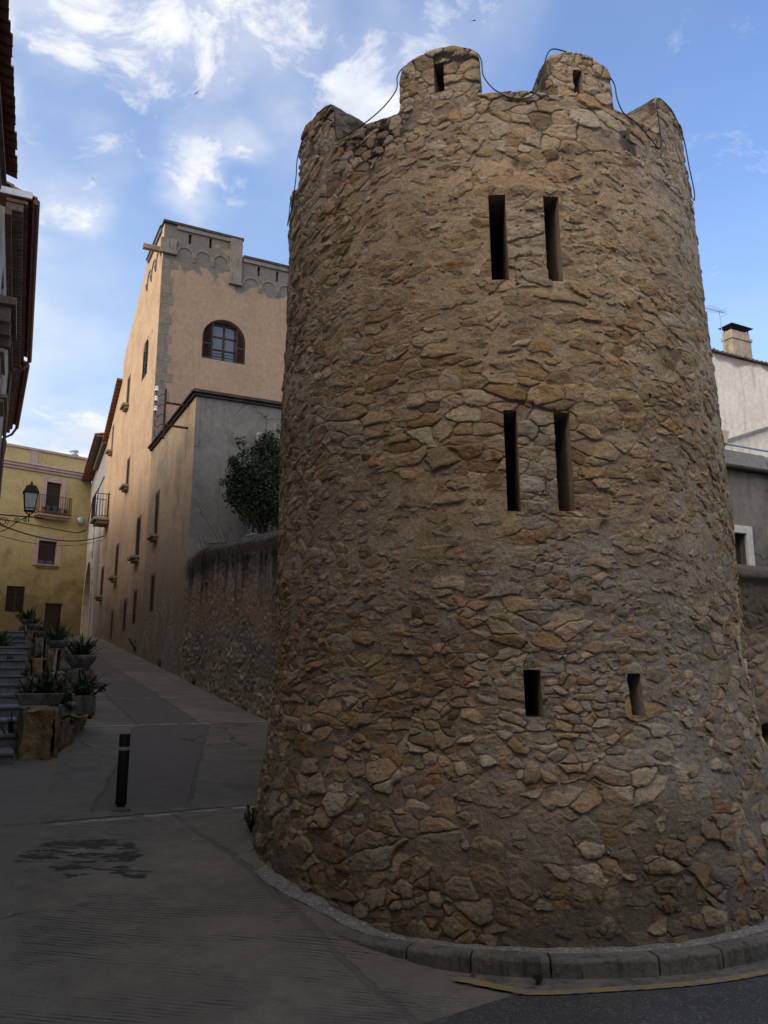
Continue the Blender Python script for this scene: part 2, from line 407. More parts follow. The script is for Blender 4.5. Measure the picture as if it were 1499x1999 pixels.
M['chimney'] = stone_mat('chimney_block', (.46, .40, .31), (.33, .28, .215), 4, .012, .5)
M['blockwork'] = stone_mat('terrace_block', (.27, .265, .26), (.21, .205, .2), 5, .004, .3)

# ------------------------------------------------------------------ ground
def ground_mat():
    m, N, b, o = new_mat('old_earth')
    n = N.noise(o, .6, 6); N.set(b.inputs['Base Color'], N.mix(n, (.17, .15, .12), (.24, .21, .17))); bump(N, b, N.noise(o, 20, 6), .02); return m

def concrete_mat():
    m, N, b, o = new_mat('ramp_concrete')
    e, d = (float(ST.ex[0]), float(ST.ex[1]), 0), (float(ST.ey[0]), float(ST.ey[1]), 0)
    wob = N.m('MULTIPLY', N.m('SUBTRACT', N.noise(o, 3.0, 5, .6), .5), .16)
    l = N.m('ADD', N.vm('DOT_PRODUCT', o, e), wob); s = N.m('ADD', N.vm('DOT_PRODUCT', o, d), N.m('MULTIPLY', wob, .8))
    n1 = N.noise(o, .7, 6, .6, .4); n2 = N.noise(o, 6, 7, .65); n3 = N.noise(o, 70, 5, .7); n4 = N.noise(o, 2.2, 6, .6)
    c = N.mix(N.mr(n1, .35, .65), (.195, .172, .132), (.138, .122, .094))
    c = N.mix(N.mr(n4, .42, .72, 0, .5), c, (.11, .102, .09))
    # combed grooves across the ramp
    gdir = (math.sin(R(8)), math.cos(R(8)), 0)
    gp = N.m('ADD', N.vm('DOT_PRODUCT', o, gdir), N.m('MULTIPLY', N.m('SUBTRACT', N.noise(o, 1.3, 3), .5), .07))
    gp = N.m('ADD', gp, N.m('MULTIPLY', N.m('SUBTRACT', N.noise(o, 12, 3), .5), .012))
    wv = N.m('SINE', N.m('MULTIPLY', gp, 2 * math.pi / .036))
    gm = N.mr(N.noise(N.vm('MULTIPLY', o, (.6, 1.6, 1)), 1.5, 5, .6, .5), .44, .60)
    near = N.mr(s, 34, 9, .35, 1.0)
    # smooth central strip
    lr = N.m('ADD', 1.93, N.m('MULTIPLY', N.m('SUBTRACT', s, 8.02), .30)); ll = N.m('ADD', 1.1, N.m('MULTIPLY', N.m('SUBTRACT', s, 8.2), .25))
    up = N.mr(s, 12.7, 12.75)
    lr = N.m('ADD', N.m('MULTIPLY', N.m('SUBTRACT', 1, up), lr), N.m('MULTIPLY', up, 3.25)); ll = N.m('ADD', N.m('MULTIPLY', N.m('SUBTRACT', 1, up), ll), N.m('MULTIPLY', up, 2.3))
    strip = N.m('MULTIPLY', N.m('MULTIPLY', N.mr(N.m('SUBTRACT', l, ll), 0, .05), N.mr(N.m('SUBTRACT', lr, l), 0, .05)), N.mr(s, 8.15, 8.2))
    gr = N.m('MULTIPLY', N.m('MULTIPLY', gm, near), N.m('SUBTRACT', 1, strip))
    gd = N.m('MULTIPLY', N.m('MULTIPLY', N.mr(wv, -.2, -.9), gr), N.mr(N.noise(N.vm('MULTIPLY', o, (2, 9, 1)), 2.2, 4), .40, .58))
    c = N.mix(N.m('MULTIPLY', gd, .8), c, (.05, .04, .034)); c = N.mix(N.m('MULTIPLY', N.m('MULTIPLY', N.mr(wv, .3, .95), gr), .25), c, (.24, .225, .195))
    c = N.mix(N.m('MULTIPLY', strip, .9), c, N.mix(n2, (.128, .109, .096), (.102, .088, .079)))
    edge = N.m('MULTIPLY', N.m('ADD', N.mr(N.m('ABSOLUTE', N.m('SUBTRACT', l, lr)), .03, .01), N.mr(N.m('ABSOLUTE', N.m('SUBTRACT', l, ll)), .03, .01)), N.mr(s, 8.15, 8.2))
    hj = N.m('MULTIPLY', edge, .5)
    c = N.mix(N.m('MULTIPLY', edge, .55), c, (.07, .063, .055))
    # joints
    for k, sj in enumerate((7.93, 12.85, 15.9, 19.2, 23.0, 27.5)):
        q = N.m('SUBTRACT', s, sj)
        dk = N.mr(N.m('ABSOLUTE', q), .03, .012); lt = N.m('MULTIPLY', N.mr(N.m('ABSOLUTE', N.m('SUBTRACT', q, -.06 if k == 0 else .05)), .06, .03), N.mr(N.noise(o, 5, 4), .4, .55))
        c = N.mix(N.m('MULTIPLY', lt, .8), c, (.36, .34, .30)); c = N.mix(N.m('MULTIPLY', dk, .8), c, (.05, .045, .04)); hj = N.m('ADD', hj, dk)
    # diagonal seam and long cracks
    sd = N.vm('DOT_PRODUCT', N.vm('SUBTRACT', o, (-1.97, 7.84, 0)), (.86, .51, 0))
    dg = N.m('MULTIPLY', N.mr(N.m('ABSOLUTE', N.m('ADD', sd, wob)), .035, .01), N.mr(s, 7.9, 7.85)); c = N.mix(N.m('MULTIPLY', dg, .5), c, (.09, .08, .07)); hj = N.m('ADD', hj, N.m('MULTIPLY', dg, .6))
    cv = N.vor(N.vm('ADD', o, N.vm('SCALE', N.node('ShaderNodeTexNoise', {'Vector': o, 'Scale': 1.6, 'Detail': 7.0}).outputs['Color'], sc=.9)), .42, 'DISTANCE_TO_EDGE')
    ck = N.m('MULTIPLY', N.mr(cv, .007, .002), N.mr(N.noise(o, .55, 3), .56, .62)); c = N.mix(N.m('MULTIPLY', ck, .75), c, (.05, .045, .04)); hj = N.m('ADD', hj, ck)
    # left of the ramp: older, gravelly surface
    old = N.mr(N.m('ADD', N.m('SUBTRACT', l, N.m('ADD', .27, N.m('MULTIPLY', N.m('MAXIMUM', N.m('SUBTRACT', s, 5.0), 0), .125))), N.m('MULTIPLY', N.m('SUBTRACT', n4, .5), .3)), .03, -.03)
    old = N.m('MULTIPLY', old, N.mr(s, 10.6, 10.4))
    c = N.mix(old, c, N.mix(n2, (.20, .182, .145), (.13, .118, .092)))
    # spilt oil
    sx = N.vm('ADD', o, N.vm('SCALE', N.vm('SUBTRACT', N.node('ShaderNodeTexNoise', {'Vector': o, 'Scale': 3.2, 'Detail': 6.0, 'Roughness': .7}).outputs['Color'], (.5, .5, .5)), sc=.62))
    f1 = N.mr(N.vm('DISTANCE', N.vm('MULTIPLY', N.vm('SUBTRACT', sx, (-2.30, 6.62, 0)), (.62, .8, 0)), (0, 0, 0)), .34, .20)
    f2 = N.mr(N.vm('DISTANCE', N.vm('MULTIPLY', N.vm('SUBTRACT', sx, (-2.08, 6.24, 0)), (.55, 1.9, 0)), (0, 0, 0)), .28, .16)
    streaky = N.mr(N.noise(N.vm('MULTIPLY', o, (2.2, 7.5, 1)), 1.6, 6, .65, .4), .44, .54)
    oil = N.m('MULTIPLY', N.m('MULTIPLY', N.m('MAXIMUM', f1, f2), streaky), N.mr(N.m('ADD', N.m('MULTIPLY', wv, .7), N.m('MULTIPLY', n4, 3.0)), 1.5, 2.5, 1.0, .3))
    c = N.mix(N.m('MULTIPLY', N.mr(oil, .05, .45), .95), c, (.012, .011, .010))
    # specks of litter and lime
    v = N.vor(o, 9.0); vcol = N.node('ShaderNodeTexVoronoi', {'Vector': o, 'Scale': 9.0}).outputs['Color']
    sp = N.m('MULTIPLY', N.mr(v, .07, .045), N.m('GREATER_THAN', N.sep(vcol)[0], .80)); c = N.mix(sp, c, N.mix(N.m('GREATER_THAN', N.sep(vcol)[1], .55), (.07, .06, .05), (.34, .32, .29)))
    N.set(b.inputs['Base Color'], N.vm('SCALE', c, sc=N.m('MULTIPLY', N.mr(n2, .3, .7, .84, 1.16, False), N.mr(n3, .3, .7, .8, 1.2, False))))
    N.set(b.inputs['Roughness'], N.mr(oil, 0, 1, .88, .6)); b.inputs['Specular IOR Level'].default_value = .25
    h = N.m('ADD', N.m('MULTIPLY', N.m('MULTIPLY', wv, gr), .2), N.m('ADD', N.m('MULTIPLY', n3, .35), N.m('MULTIPLY', n2, .6))); h = N.m('SUBTRACT', h, N.m('MULTIPLY', hj, 1.2))
    bump(N, b, h, .02, 1.0)
    return m

def asphalt_mat():
    m, N, b, o = new_mat('asphalt')
    n1 = N.noise(o, 1.2, 6, .6); n2 = N.noise(o, 90, 4, .7); n3 = N.noise(o, 8, 6, .6)
    c = N.mix(N.mr(n1, .35, .65), (.070, .067, .062), (.050, .048, .045)); c = N.mix(N.mr(n3, .58, .72), c, (.11, .108, .105))
    sp = N.m('GREATER_THAN', N.sep(N.node('ShaderNodeTexVoronoi', {'Vector': o, 'Scale': 130.0}).outputs['Color'])[0], .9)
    c = N.mix(N.m('MULTIPLY', sp, .6), c, (.17, .165, .16))
    N.set(b.inputs['Base Color'], N.vm('SCALE', c, sc=N.mr(n2, .3, .7, .75, 1.25, False))); b.inputs['Roughness'].default_value = .85
    bump(N, b, n2, .008, .9); return m

def pebble_mat():
    m, N, b, o = new_mat('exposed_aggregate')
    n1 = N.noise(o, 2.5, 6, .6); v = N.vor(o, 60); vc = N.sep(N.node('ShaderNodeTexVoronoi', {'Vector': o, 'Scale': 60.0}).outputs['Color'])[0]
    c = N.mix(N.mr(n1, .35, .65), (.23, .22, .2), (.165, .158, .145)); c = N.mix(N.m('MULTIPLY', N.m('GREATER_THAN', vc, .55), N.mr(n1, .4, .55)), c, N.mix(vc, (.05, .045, .04), (.34, .32, .29)))
    N.set(b.inputs['Base Color'], N.vm('SCALE', c, sc=N.mr(N.noise(o, 40, 5), .3, .7, .7, 1.3, False))); bump(N, b, N.m('MULTIPLY', v, -1), .012, .8); return m

def paint_mat():
    m, N, b, o = new_mat('worn_yellow_paint')
    n = N.noise(o, 14, 7, .7); n2 = N.noise(o, 3, 5)
    c = N.mix(N.mr(N.m('ADD', n, N.m('MULTIPLY', n2, .6)), .66, .95), (.27, .185, .06), (.17, .15, .115))
    N.set(b.inputs['Base Color'], c); b.inputs['Roughness'].default_value = .8; bump(N, b, n, .004); return m

def sheet(name, pts_rows, mat, dz):
    """a sheet following the terrain through rows of (x, y) points"""
    A = np.array(pts_rows, float); nr, nc = A.shape[:2]
    z = ground_z(A[..., 0], A[..., 1]) + dz
    V = np.concatenate([A, z[..., None]], -1).reshape(-1, 3)
    return tag(np_mesh(name, V, grid_faces(nr, nc), mat, smooth=True), kind='structure')

def th_pt(th, rho): return (TCX + rho * math.sin(R(th)), TCY - rho * math.cos(R(th)))

ax = np.concatenate([-np.geomspace(900, 31, 14), np.linspace(-30, 30, 61), np.geomspace(31, 900, 14)])
sheet('ground', [[(x, y + 10) for x in ax] for y in ax], ground_mat(), -.12)
ls, ss = np.linspace(-4.5, 5.2, 98), np.linspace(-1.0, 42, 300)
sheet('street', [[tuple(ST.o + ST.ex * l + ST.ey * s) for l in ls] for s in ss], concrete_mat(), 0.0)
AS = asphalt_mat()
ths = np.linspace(-8.5, 150, 160)
rings = [2.535] + list(np.geomspace(2.6, 30, 24))
def rho_edge(th): return 2.0 * math.exp(-((th + 8.5) / 9) ** 2) * .04
sheet('road', [[th_pt(t, r + (rho_edge(t) if r < 2.7 else 0)) for r in rings] for t in ths], AS, .005)
ap = np.array(th_pt(-8.5, 2.615)); a0 = math.atan2(-.57, -.82); a1 = math.atan2(ap[1] - TCY, ap[0] - TCX)
sheet('road', [[tuple(ap + q * (1 + .0) * np.array([math.cos(a), math.sin(a)])) for q in np.linspace(.0, 24, 60)] for a in np.linspace(a0, a1, 14)], AS, .005)
sheet('gutter', [[th_pt(t, r) for r in (2.33, 2.42, 2.50 + rho_edge(t) * .6)] for t in np.linspace(-14, 150, 150)], M['kerb'], .004)
PAINT = paint_mat()
def jag(t): return .006 * math.sin(t * 7.1) + .005 * math.sin(t * 17.3 + 1)
yl = [[th_pt(t, 2.475 + rho_edge(t) + jag(t)), th_pt(t, 2.535 + rho_edge(t) + jag(t + 3))] for t in np.linspace(-8.4, 150, 180)]
sheet('yellow_line', yl, PAINT, .010)
p0, p1 = np.array(ground_hit(890, 1915)[:2]), np.array(th_pt(-7.0, 2.585)); dv = (p1 - p0) / np.linalg.norm(p1 - p0); nv = np.array([-dv[1], dv[0]])
sheet('yellow_line', [[tuple(p0 + (p1 - p0) * k + nv * (.034 + .004 * math.sin(k * 20))), tuple(p0 + (p1 - p0) * k - nv * (.034 + .004 * math.sin(k * 23)))] for k in np.linspace(0, 1, 16)], PAINT, .014)
# pavement round the tower foot, its kerb as dressed stones with joints
PV = .098
def pave_z(x, y): return max(PV, gz(x, y) + .006)
V, ncol = [], 9
tl = np.linspace(-62, 150, 240)
for t in tl:
    for r in np.linspace(1.9, 2.245, ncol):
        x, y = th_pt(t, r); V.append((x, y, pave_z(x, y) + .006 * math.sin(t * .9 + r * 30) * .5))
tag(np_mesh('pavement', V, grid_faces(len(tl), ncol), pebble_mat(), smooth=True), kind='structure')
kb = MB(); t = -47.0; rnd = random.Random(3)
while t < 150:
    dt = rnd.uniform(9.0, 16.0); n = 30; dz = rnd.uniform(-.004, .004); ro = rnd.uniform(-.006, .006)
    vs, fs = [], []
    for i in range(n):
        a = t + .12 + (dt - .24) * i / (n - 1)
        prof = ((2.24, -.2), (2.24, PV + .004), (2.343, PV + .004), (2.354, PV - .002), (2.360, PV - .014), (2.368, -.2))
        for r_, z_ in prof:
            chip = 0 if z_ < 0 or r_ < 2.3 else .010 * max(0, mnoise.noise(Vector((a * .9, z_ * 40, r_ * 30))) - .12) + .0035 * mnoise.noise(Vector((a * 3.1, z_ * 60, 0)))
            x, y = th_pt(a, r_ + ro - chip * 1.6 + .03 * sstep(-25, -45, a)); vs.append((x, y, z_ + dz if z_ < 0 else z_ + dz - chip + max(0, pave_z(x, y) - PV) * .55))
    P = 6
    for i in range(n - 1):
        for k in range(P): fs.append((i * P + k, i * P + (k + 1) % P, (i + 1) * P + (k + 1) % P, (i + 1) * P + k))
    fs += [tuple(range(P))[::-1], tuple((n - 1) * P + k for k in range(P))]
    kb.add(vs, fs); t += dt
tag(kb.build('kerb', M['kerb'], bevel=.006), kind='structure')

# ------------------------------------------------------------------ the tower
PAL = np.array([(.52, .45, .345), (.42, .325, .215), (.365, .255, .145), (.37, .335, .275), (.26, .185, .115), (.45, .37, .27), (.385, .235, .13), (.33, .26, .175)])
ZC = 5.93                                                    # floor of the crenels
SLITS = [(-7.15, -3.45, 4.36, 5.03), (4.65, 8.05, 4.355, 5.02), (-5.9, -3.35, 2.69, 3.39), (4.0, 7.35, 2.69, 3.375),
         (-4.45, -1.25, 1.365, 1.66), (15.4, 18.2, 1.37, 1.635)]
MERLONS = [(-104, -88), (-67.5, -47.5), (-27, -7.8), (7.3, 24.6), (40.5, 60), (77, 95)]

def surface(th, z, rnd_top=True):
    """relief (metres, outward) and colour of the tower masonry at angle th (degrees) and height z"""
    sh = th.shape; th, z = th.ravel(), z.ravel()
    u = np.radians(th) * 1.95
    zh = np.array([-1, 0, .9, 1.3, 2.3, 2.7, 4.9, 5.3, 7]); ch = np.array([.112, .112, .106, .078, .084, .092, .090, .100, .098])
    zz = np.linspace(-1, 7, 801); vv = np.concatenate([[0], np.cumsum(np.diff(zz) / np.interp((zz[1:] + zz[:-1]) / 2, zh, ch))])
    wu = .06 * fbm(u * 2.3, z * 2.3, 5, 3) + .016 * fbm(u * 14, z * 14, 6, 3) + .007 * fbm(u * 48, z * 48, 7, 2); wv = .06 * fbm(u * 1.9, z * 2.6, 8, 3) + .013 * fbm(u * 15, z * 15, 9, 3) + .007 * fbm(u * 48, z * 48, 10, 2)
    V = np.interp(z + wv, zz, vv); cw = np.interp(z, [0, 1, 1.5, 2.5, 4.9, 5.5], [.175, .19, .21, .23, .235, .185])
    U = (u + wu) / np.interp(z, [0, 1, 1.4, 2.6, 4.9, 5.5], [.165, .165, .165, .175, .18, .17])
    e, ir, ic, dx, dy = stones(U, V, 31)
    e2, ir2, ic2, dx2, dy2 = stones(U * 1.9 + 7, V * 1.55 + 3, 77, dele=.3)
    H = lambda k: hsh(ic, ir, 100 + k)
    # where little stones fill in between
    small = (fbm(u * 1.6, z * 1.6, 44, 2) > .15) | (H(9) < .16)
    big = (H(10) > .5)
    e = np.where(small, e2 * .6, e); ir = np.where(small, ir2 + 999, ir); ic = np.where(small, ic2, ic); dx = np.where(small, dx2 * .55, dx); dy = np.where(small, dy2 * .6, dy)
    # how thickly the wall is buttered with mortar
    nb = fbm(u * .9, z * .9, 51, 3)
    cover = np.interp(z, [0, .5, 1.05, 1.25, 2.1, 2.6, 4.8, 5.15, 5.45, 7], [.46, .42, .34, .12, .17, .38, .46, .54, .08, .03])
    cover = cover + .42 * nb + .14 * vnoise(u * 6, z * 6, 52)
    grey = sstep(-14, 2, th + 26 * nb) * sstep(52, 30, th + 20 * nb) * sstep(.85, 1.15, z + .4 * nb) * sstep(2.75, 2.3, z + .5 * nb)
    band = sstep(5.02, 5.08, z) * sstep(5.32, 5.2, z + .12 * nb) * sstep(-11, -8, th + 6 * nb) * sstep(12, 8, th + 6 * nb)
    jamb = np.zeros_like(th)
    for i in (0, 2):
        a, b = SLITS[i][1], SLITS[i + 1][0]
        jamb = np.maximum(jamb, sstep(a - .1, a + .4, th) * sstep(b + .1, b - .4, th) * sstep(SLITS[i][2] - .05, SLITS[i][2] + .05, z) * sstep(SLITS[i][3] + .05, SLITS[i][3] - .02, z))
    cover = cover * (1 - .65 * jamb) + .55 * band
    protr = (.002 + .0225 * H(1) ** 1.4) * np.interp(z, [0, .9, 1.3, 2.3, 2.8, 5, 5.4], [1.45, 1.4, 1.15, .95, .95, .9, .95])
    em = np.maximum(e, 0) * .12
    f = sstep(0, .0065, em) * (.82 + .18 * sstep(0, .035, em))
    tilt = (H(2) - .5) * .020 * dx + (H(3) - .5) * .040 * dy
    rough = fbm(u * 24, z * 34, 61, 4, .62)
    flake = np.abs(vnoise(u * 8 + 3 * H(2), z * 30 + 5 * H(3), 67)) + .5 * np.abs(vnoise(u * 19, z * 55, 68))
    brk = np.floor((fbm(u * 9 + 20 * H(4), z * 15, 69, 2) + tilt * 18) * 4) / 4                 # stepped, broken faces
    hs = protr * f + tilt * f + (.0055 * rough + .006 * (.4 - flake) + .0065 * brk) * f - .010 * (1 - f)
    hm = .0235 * cover + .011 * nb + .006 * fbm(u * 5, z * 5, 71, 3) + .0034 * fbm(u * 34, z * 34, 73, 4, .6) - .004
    mask = sstep(-.0008, .0020, hs - hm)
    # chips and pinning stones pressed into the mortar
    e3, ir3, ic3, dx3, dy3 = stones(U * 2.7 + 19, V * 2.3 + 5, 141, dele=.25, wmax=.35)
    G = lambda k: hsh(ic3, ir3, 150 + k)
    f3 = sstep(.0, .06, e3) * (G(1) > .73); h3 = hm + (.0035 + .007 * G(2) + (G(3) - .5) * .02 * dy3 + .003 * rough) * f3 - .0005
    chip = (f3 > .3) & (h3 > hs) & (mask < .5)
    hm = np.where(mask < .9, np.maximum(hm, h3 * f3 + hm * (1 - f3)), hm)
    disp = np.maximum(hs, hm) + .004 + .020 * fbm(u * .8, z * .8, 81, 2)
    disp = disp + .020 * sstep(1.05, .6, z) * fbm(u * 3, z * 3, 83, 2)
    # colour
    pk = H(5) + .0 * th
    brown = np.clip(.45 + 1.0 * fbm(u * .6, z * .6, 91, 2) + .25 * sstep(0, -30, th) - .6 * grey, 0, 1)
    top = sstep(5.2, 5.55, z)
    idx_a = np.array([0, 5, 5, 1, 1, 5, 7, 0])[np.minimum((pk * 8).astype(int), 7)]              # pale stones
    idx_b = np.array([1, 2, 1, 4, 7, 1, 2, 7])[np.minimum((pk * 8).astype(int), 7)]              # brown stones
    idx_c = np.array([3, 3, 5, 3, 7, 0, 1, 3])[np.minimum((pk * 8).astype(int), 7)]              # grey stones
    sel = H(6)
    base = np.where((sel < brown * (1 - top * .75))[:, None], PAL[idx_b], PAL[idx_a])
    base = np.where((H(7) < np.maximum(grey * .85, sstep(1.1, .7, z) * .45))[:, None], PAL[idx_c], base)
    base = np.where((H(8) < .018)[:, None], PAL[6], base)
    base = base * (.78 + .38 * H(4))[:, None] * (1 + .34 * top * (1 - .5 * H(8)))[:, None] * (1 + np.array((0, .015, .07)) * top[:, None]) * np.array((1.03, .99, .92))
    och = sstep(.02, .5, fbm(u * 7, z * 9, 95, 3))[:, None] * .5
    base = base * (1 - och) + base * np.array((1.0, .82, .63)) * och
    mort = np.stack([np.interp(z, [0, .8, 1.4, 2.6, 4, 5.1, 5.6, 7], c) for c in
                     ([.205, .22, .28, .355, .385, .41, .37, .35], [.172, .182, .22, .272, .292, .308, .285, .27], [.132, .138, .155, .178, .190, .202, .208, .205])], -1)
    mort = mort * (1 - grey[:, None] * .7) + np.array((.33, .305, .265)) * grey[:, None] * .7
    mort = mort * (1 - .8 * band[:, None]) + np.array((.46, .31, .19)) * .8 * band[:, None]
    mort = mort * (1.13 - .17 * top[:, None]) * np.array((.99, 1.0, 1.03)) * (1 + .35 * fbm(u * 1.7, z * 1.7, 97, 3) + .22 * fbm(u * 9, z * 9, 98, 3))[:, None]
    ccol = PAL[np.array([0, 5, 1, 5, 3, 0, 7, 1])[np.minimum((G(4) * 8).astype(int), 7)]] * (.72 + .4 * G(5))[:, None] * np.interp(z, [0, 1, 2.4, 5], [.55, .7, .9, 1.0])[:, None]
    mort = np.where(chip[:, None], mort * .35 + ccol * .65, mort)
    smear = (.55 * sstep(.2, .6, .5 + fbm(u * 12, z * 12, 99, 4, .6)) * sstep(.25, .5, cover))[:, None]
    col = base * (1 - smear) + mort * smear
    col = mort * (1 - mask[:, None]) + col * mask[:, None]
    jc = (.62 * jamb * (.75 + .5 * H(4)))[:, None]; col = col * (1 - jc) + np.array((.47, .415, .33)) * jc * (1 + .5 * fbm(u * 20, z * 20, 109, 3))[:, None]
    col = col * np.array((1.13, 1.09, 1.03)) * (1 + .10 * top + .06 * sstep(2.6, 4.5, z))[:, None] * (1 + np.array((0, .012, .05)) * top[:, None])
    # darker towards the foot, lichen under the crenels, pitted holes
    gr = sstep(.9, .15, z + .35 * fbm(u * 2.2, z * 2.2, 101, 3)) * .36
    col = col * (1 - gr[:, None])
    li = np.zeros_like(th)
    bounds = [(MERLONS[i][1], MERLONS[i + 1][0]) for i in range(len(MERLONS) - 1)]
    for a, b in bounds:
        li = np.maximum(li, sstep(a - 5, a + 2, th) * sstep(b + 5, b - 2, th) * sstep(ZC - .48, ZC - .10, z + .55 * fbm(u * 5, z * 3, 103, 3)))
    li = np.maximum(li, sstep(6.12, 6.28, z + .28 * fbm(u * 6, z * 6, 105, 3)))
    li = li * (1 - .62 * mask) * .95
    for (a, zq, ra, rz) in ((0.8, 5.30, 4, .07), (19.2, 4.93, 3.2, .13), (28, 5.62, 3.4, .22)):
        li = np.maximum(li, .75 * (1 - .6 * mask) * sstep(1, .3, np.hypot((th - a) / ra, (z - zq) / rz) + .8 * fbm(u * 9, z * 9, 107, 3)))
    col = col * (1 - li[:, None]) + np.array((.045, .040, .034)) * li[:, None]
    gx, gy = np.floor(u / .11), np.floor(z / .11); jx, jy = .03 + .05 * hsh(gx, gy, 117), .03 + .05 * hsh(gx, gy, 118)
    hole = sstep(.70, .80, hsh(gx, gy, 111)) * sstep(1, .5, np.hypot(u - gx * .11 - jx, (z - gy * .11 - jy) * 1.2) / (.005 + .011 * hsh(gx, gy, 119)) + .9 * vnoise(u * 90, z * 90, 3)) * sstep(.05, .3, fbm(u * 1.1, z * 1.1, 113, 2)) * (z > 2.4)
    disp = disp - .022 * hole; col = col * (1 - .75 * hole[:, None])
    return disp.reshape(sh).astype(np.float32), (np.maximum(col, .012) * np.minimum(1, .62 / np.maximum(col.max(-1, keepdims=True), .012))).reshape(sh + (3,)).astype(np.float32)

def tower_xyz(th, r, z):
    a = np.radians(th); return np.stack([TCX + TKX * z + r * np.sin(a), TCY - r * np.cos(a), z], -1)
def rz(z): return np.interp(z, ZK, RK)

tower = thing('tower', (TCX, TCY, 0), 0, 'round rubble stone tower with battlements and pairs of arrow slits, rising beside the ramp', 'tower')
TO = np.array([TCX, TCY, 0])
DTH = .13
thc = np.concatenate([np.linspace(-262, -106, 90)[:-1], np.arange(-106, 100, DTH), np.linspace(100, 98 + 0, 1)])
thc = np.unique(np.round(np.append(thc, 98), 4))
zr = np.arange(-.5, ZC + .001, .0046); zr[-1] = ZC
TH, ZZ = np.meshgrid(thc, zr)
D, C = surface(TH, ZZ)
# broken, rounded rim in the crenels
def crenel_mask(th):
    m = np.ones_like(th)
    for a, b in MERLONS: m = np.minimum(m, 1 - sstep(a - .4, a + .2, th) * sstep(b + .4, b - .2, th))
    return m
cm = crenel_mask(TH); ed = np.clip((ZZ - (ZC - .07)) / .07, 0, 1)
D = D - cm * .05 * ed ** 3
ztop_n = .035 * fbm(TH * .09, TH * 0, 201, 3) + .012 * fbm(TH * .5, TH * 0, 203, 2)
ZD = ZZ + cm * ztop_n * sstep(ZC - .25, ZC, ZZ)
P = tower_xyz(TH, rz(ZZ) + D, ZD) - TO
nr, nc = TH.shape
keep = np.ones((nr - 1, nc - 1), bool); holes = []
for a, b, z0, z1 in SLITS:
    i0, i1 = np.searchsorted(zr, (z0, z1)); j0, j1 = np.searchsorted(thc, (a, b))
    keep[i0:i1, j0:j1] = False; holes.append((i0, i1, j0, j1))
F = grid_faces(nr, nc, keep)
# top of the wall, inner face and the roof deck of the tower
V2, F2, C2 = [P.reshape(-1, 3)], [F], [C.reshape(-1, 3)]
tcx = thc; outer = P[-1]; rin = 1.43; nb_ = nr * nc; K = 14
tops, topc = [], []
inner_top = tower_xyz(tcx, np.full_like(tcx, rin), np.full_like(tcx, ZC + .01)) - TO
for k in range(K + 1):
    q = k / K; row = outer * (1 - q) + inner_top * q
    row[:, 2] += .022 * fbm(tcx * .25, q * 9 + 0 * tcx, 211, 3) * math.sin(math.pi * min(q * 1.2, 1)) + .015 * math.sin(math.pi * q)
    tops.append(row); cc = np.array((.13, .115, .095)) * (1 + .8 * fbm(tcx * .3, q * 5 + 0 * tcx, 213, 3))[:, None]; topc.append(np.clip(cc, .02, .4))
for zq, rq in ((5.0, rin), (4.98, .02)):
    tops.append(tower_xyz(tcx, np.full_like(tcx, rq), np.full_like(tcx, zq)) - TO); topc.append(np.tile((.2, .17, .14), (len(tcx), 1)))
TP = np.array(tops); V2.append(TP.reshape(-1, 3)); C2.append(np.array(topc).reshape(-1, 3)); F2.append(grid_faces(K + 3, nc) + nb_)
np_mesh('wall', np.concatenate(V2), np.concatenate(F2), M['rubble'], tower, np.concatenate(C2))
for (i0, i1, j0, j1), (a, b, z0, z1) in zip(holes, SLITS):
    mb = MB(); g = 3; dep = .42; n = j1 - j0 + 1
    top_, bot_ = zr[i1], zr[i0]; aL, aR = thc[j0], thc[j1]
    def pt(th, r, z): return tuple(tower_xyz(np.array(th), r, np.array(z)) - TO)
    # follow the ragged mouth of the opening, then run straight back and narrow
    loop = [(i0, j) for j in range(j0, j1 + 1)] + [(i, j1) for i in range(i0 + 1, i1 + 1)] + [(i1, j) for j in range(j1 - 1, j0 - 1, -1)] + [(i, j0) for i in range(i1 - 1, i0, -1)]
    ring0 = [tuple(P[i, j]) for i, j in loop]; am = (aL + aR) / 2
    def back(th, r, z, k):
        w = am + (th - am) * k; dth = (th - am) * rz(z) / r * 1.0
        return pt(am + dth * k, r, z)
    ring1 = [back(thc[j], rz(zr[i]) - .03, zr[i], 1.0) for i, j in loop]
    ring2 = [back(thc[j], rz(zr[i]) - dep, zr[i] + (.10 if i0 < i < i1 or 1 else 0) * 0, .82) for i, j in loop]
    L = len(loop); vs = ring0 + ring1 + ring2
    fs = [(k, (k + 1) % L, (k + 1) % L + L, k + L) for k in range(L)] + [(k + L, (k + 1) % L + L, (k + 1) % L + 2 * L, k + 2 * L) for k in range(L)]
    mb.add(vs, fs); o = mb.build('arrow_slit', M['niche'], tower)
    bk = MB(); bk.add([Vector(q) for q in ring2], [tuple(range(L))]); bk.build('dark_recess', M['dark'], o)

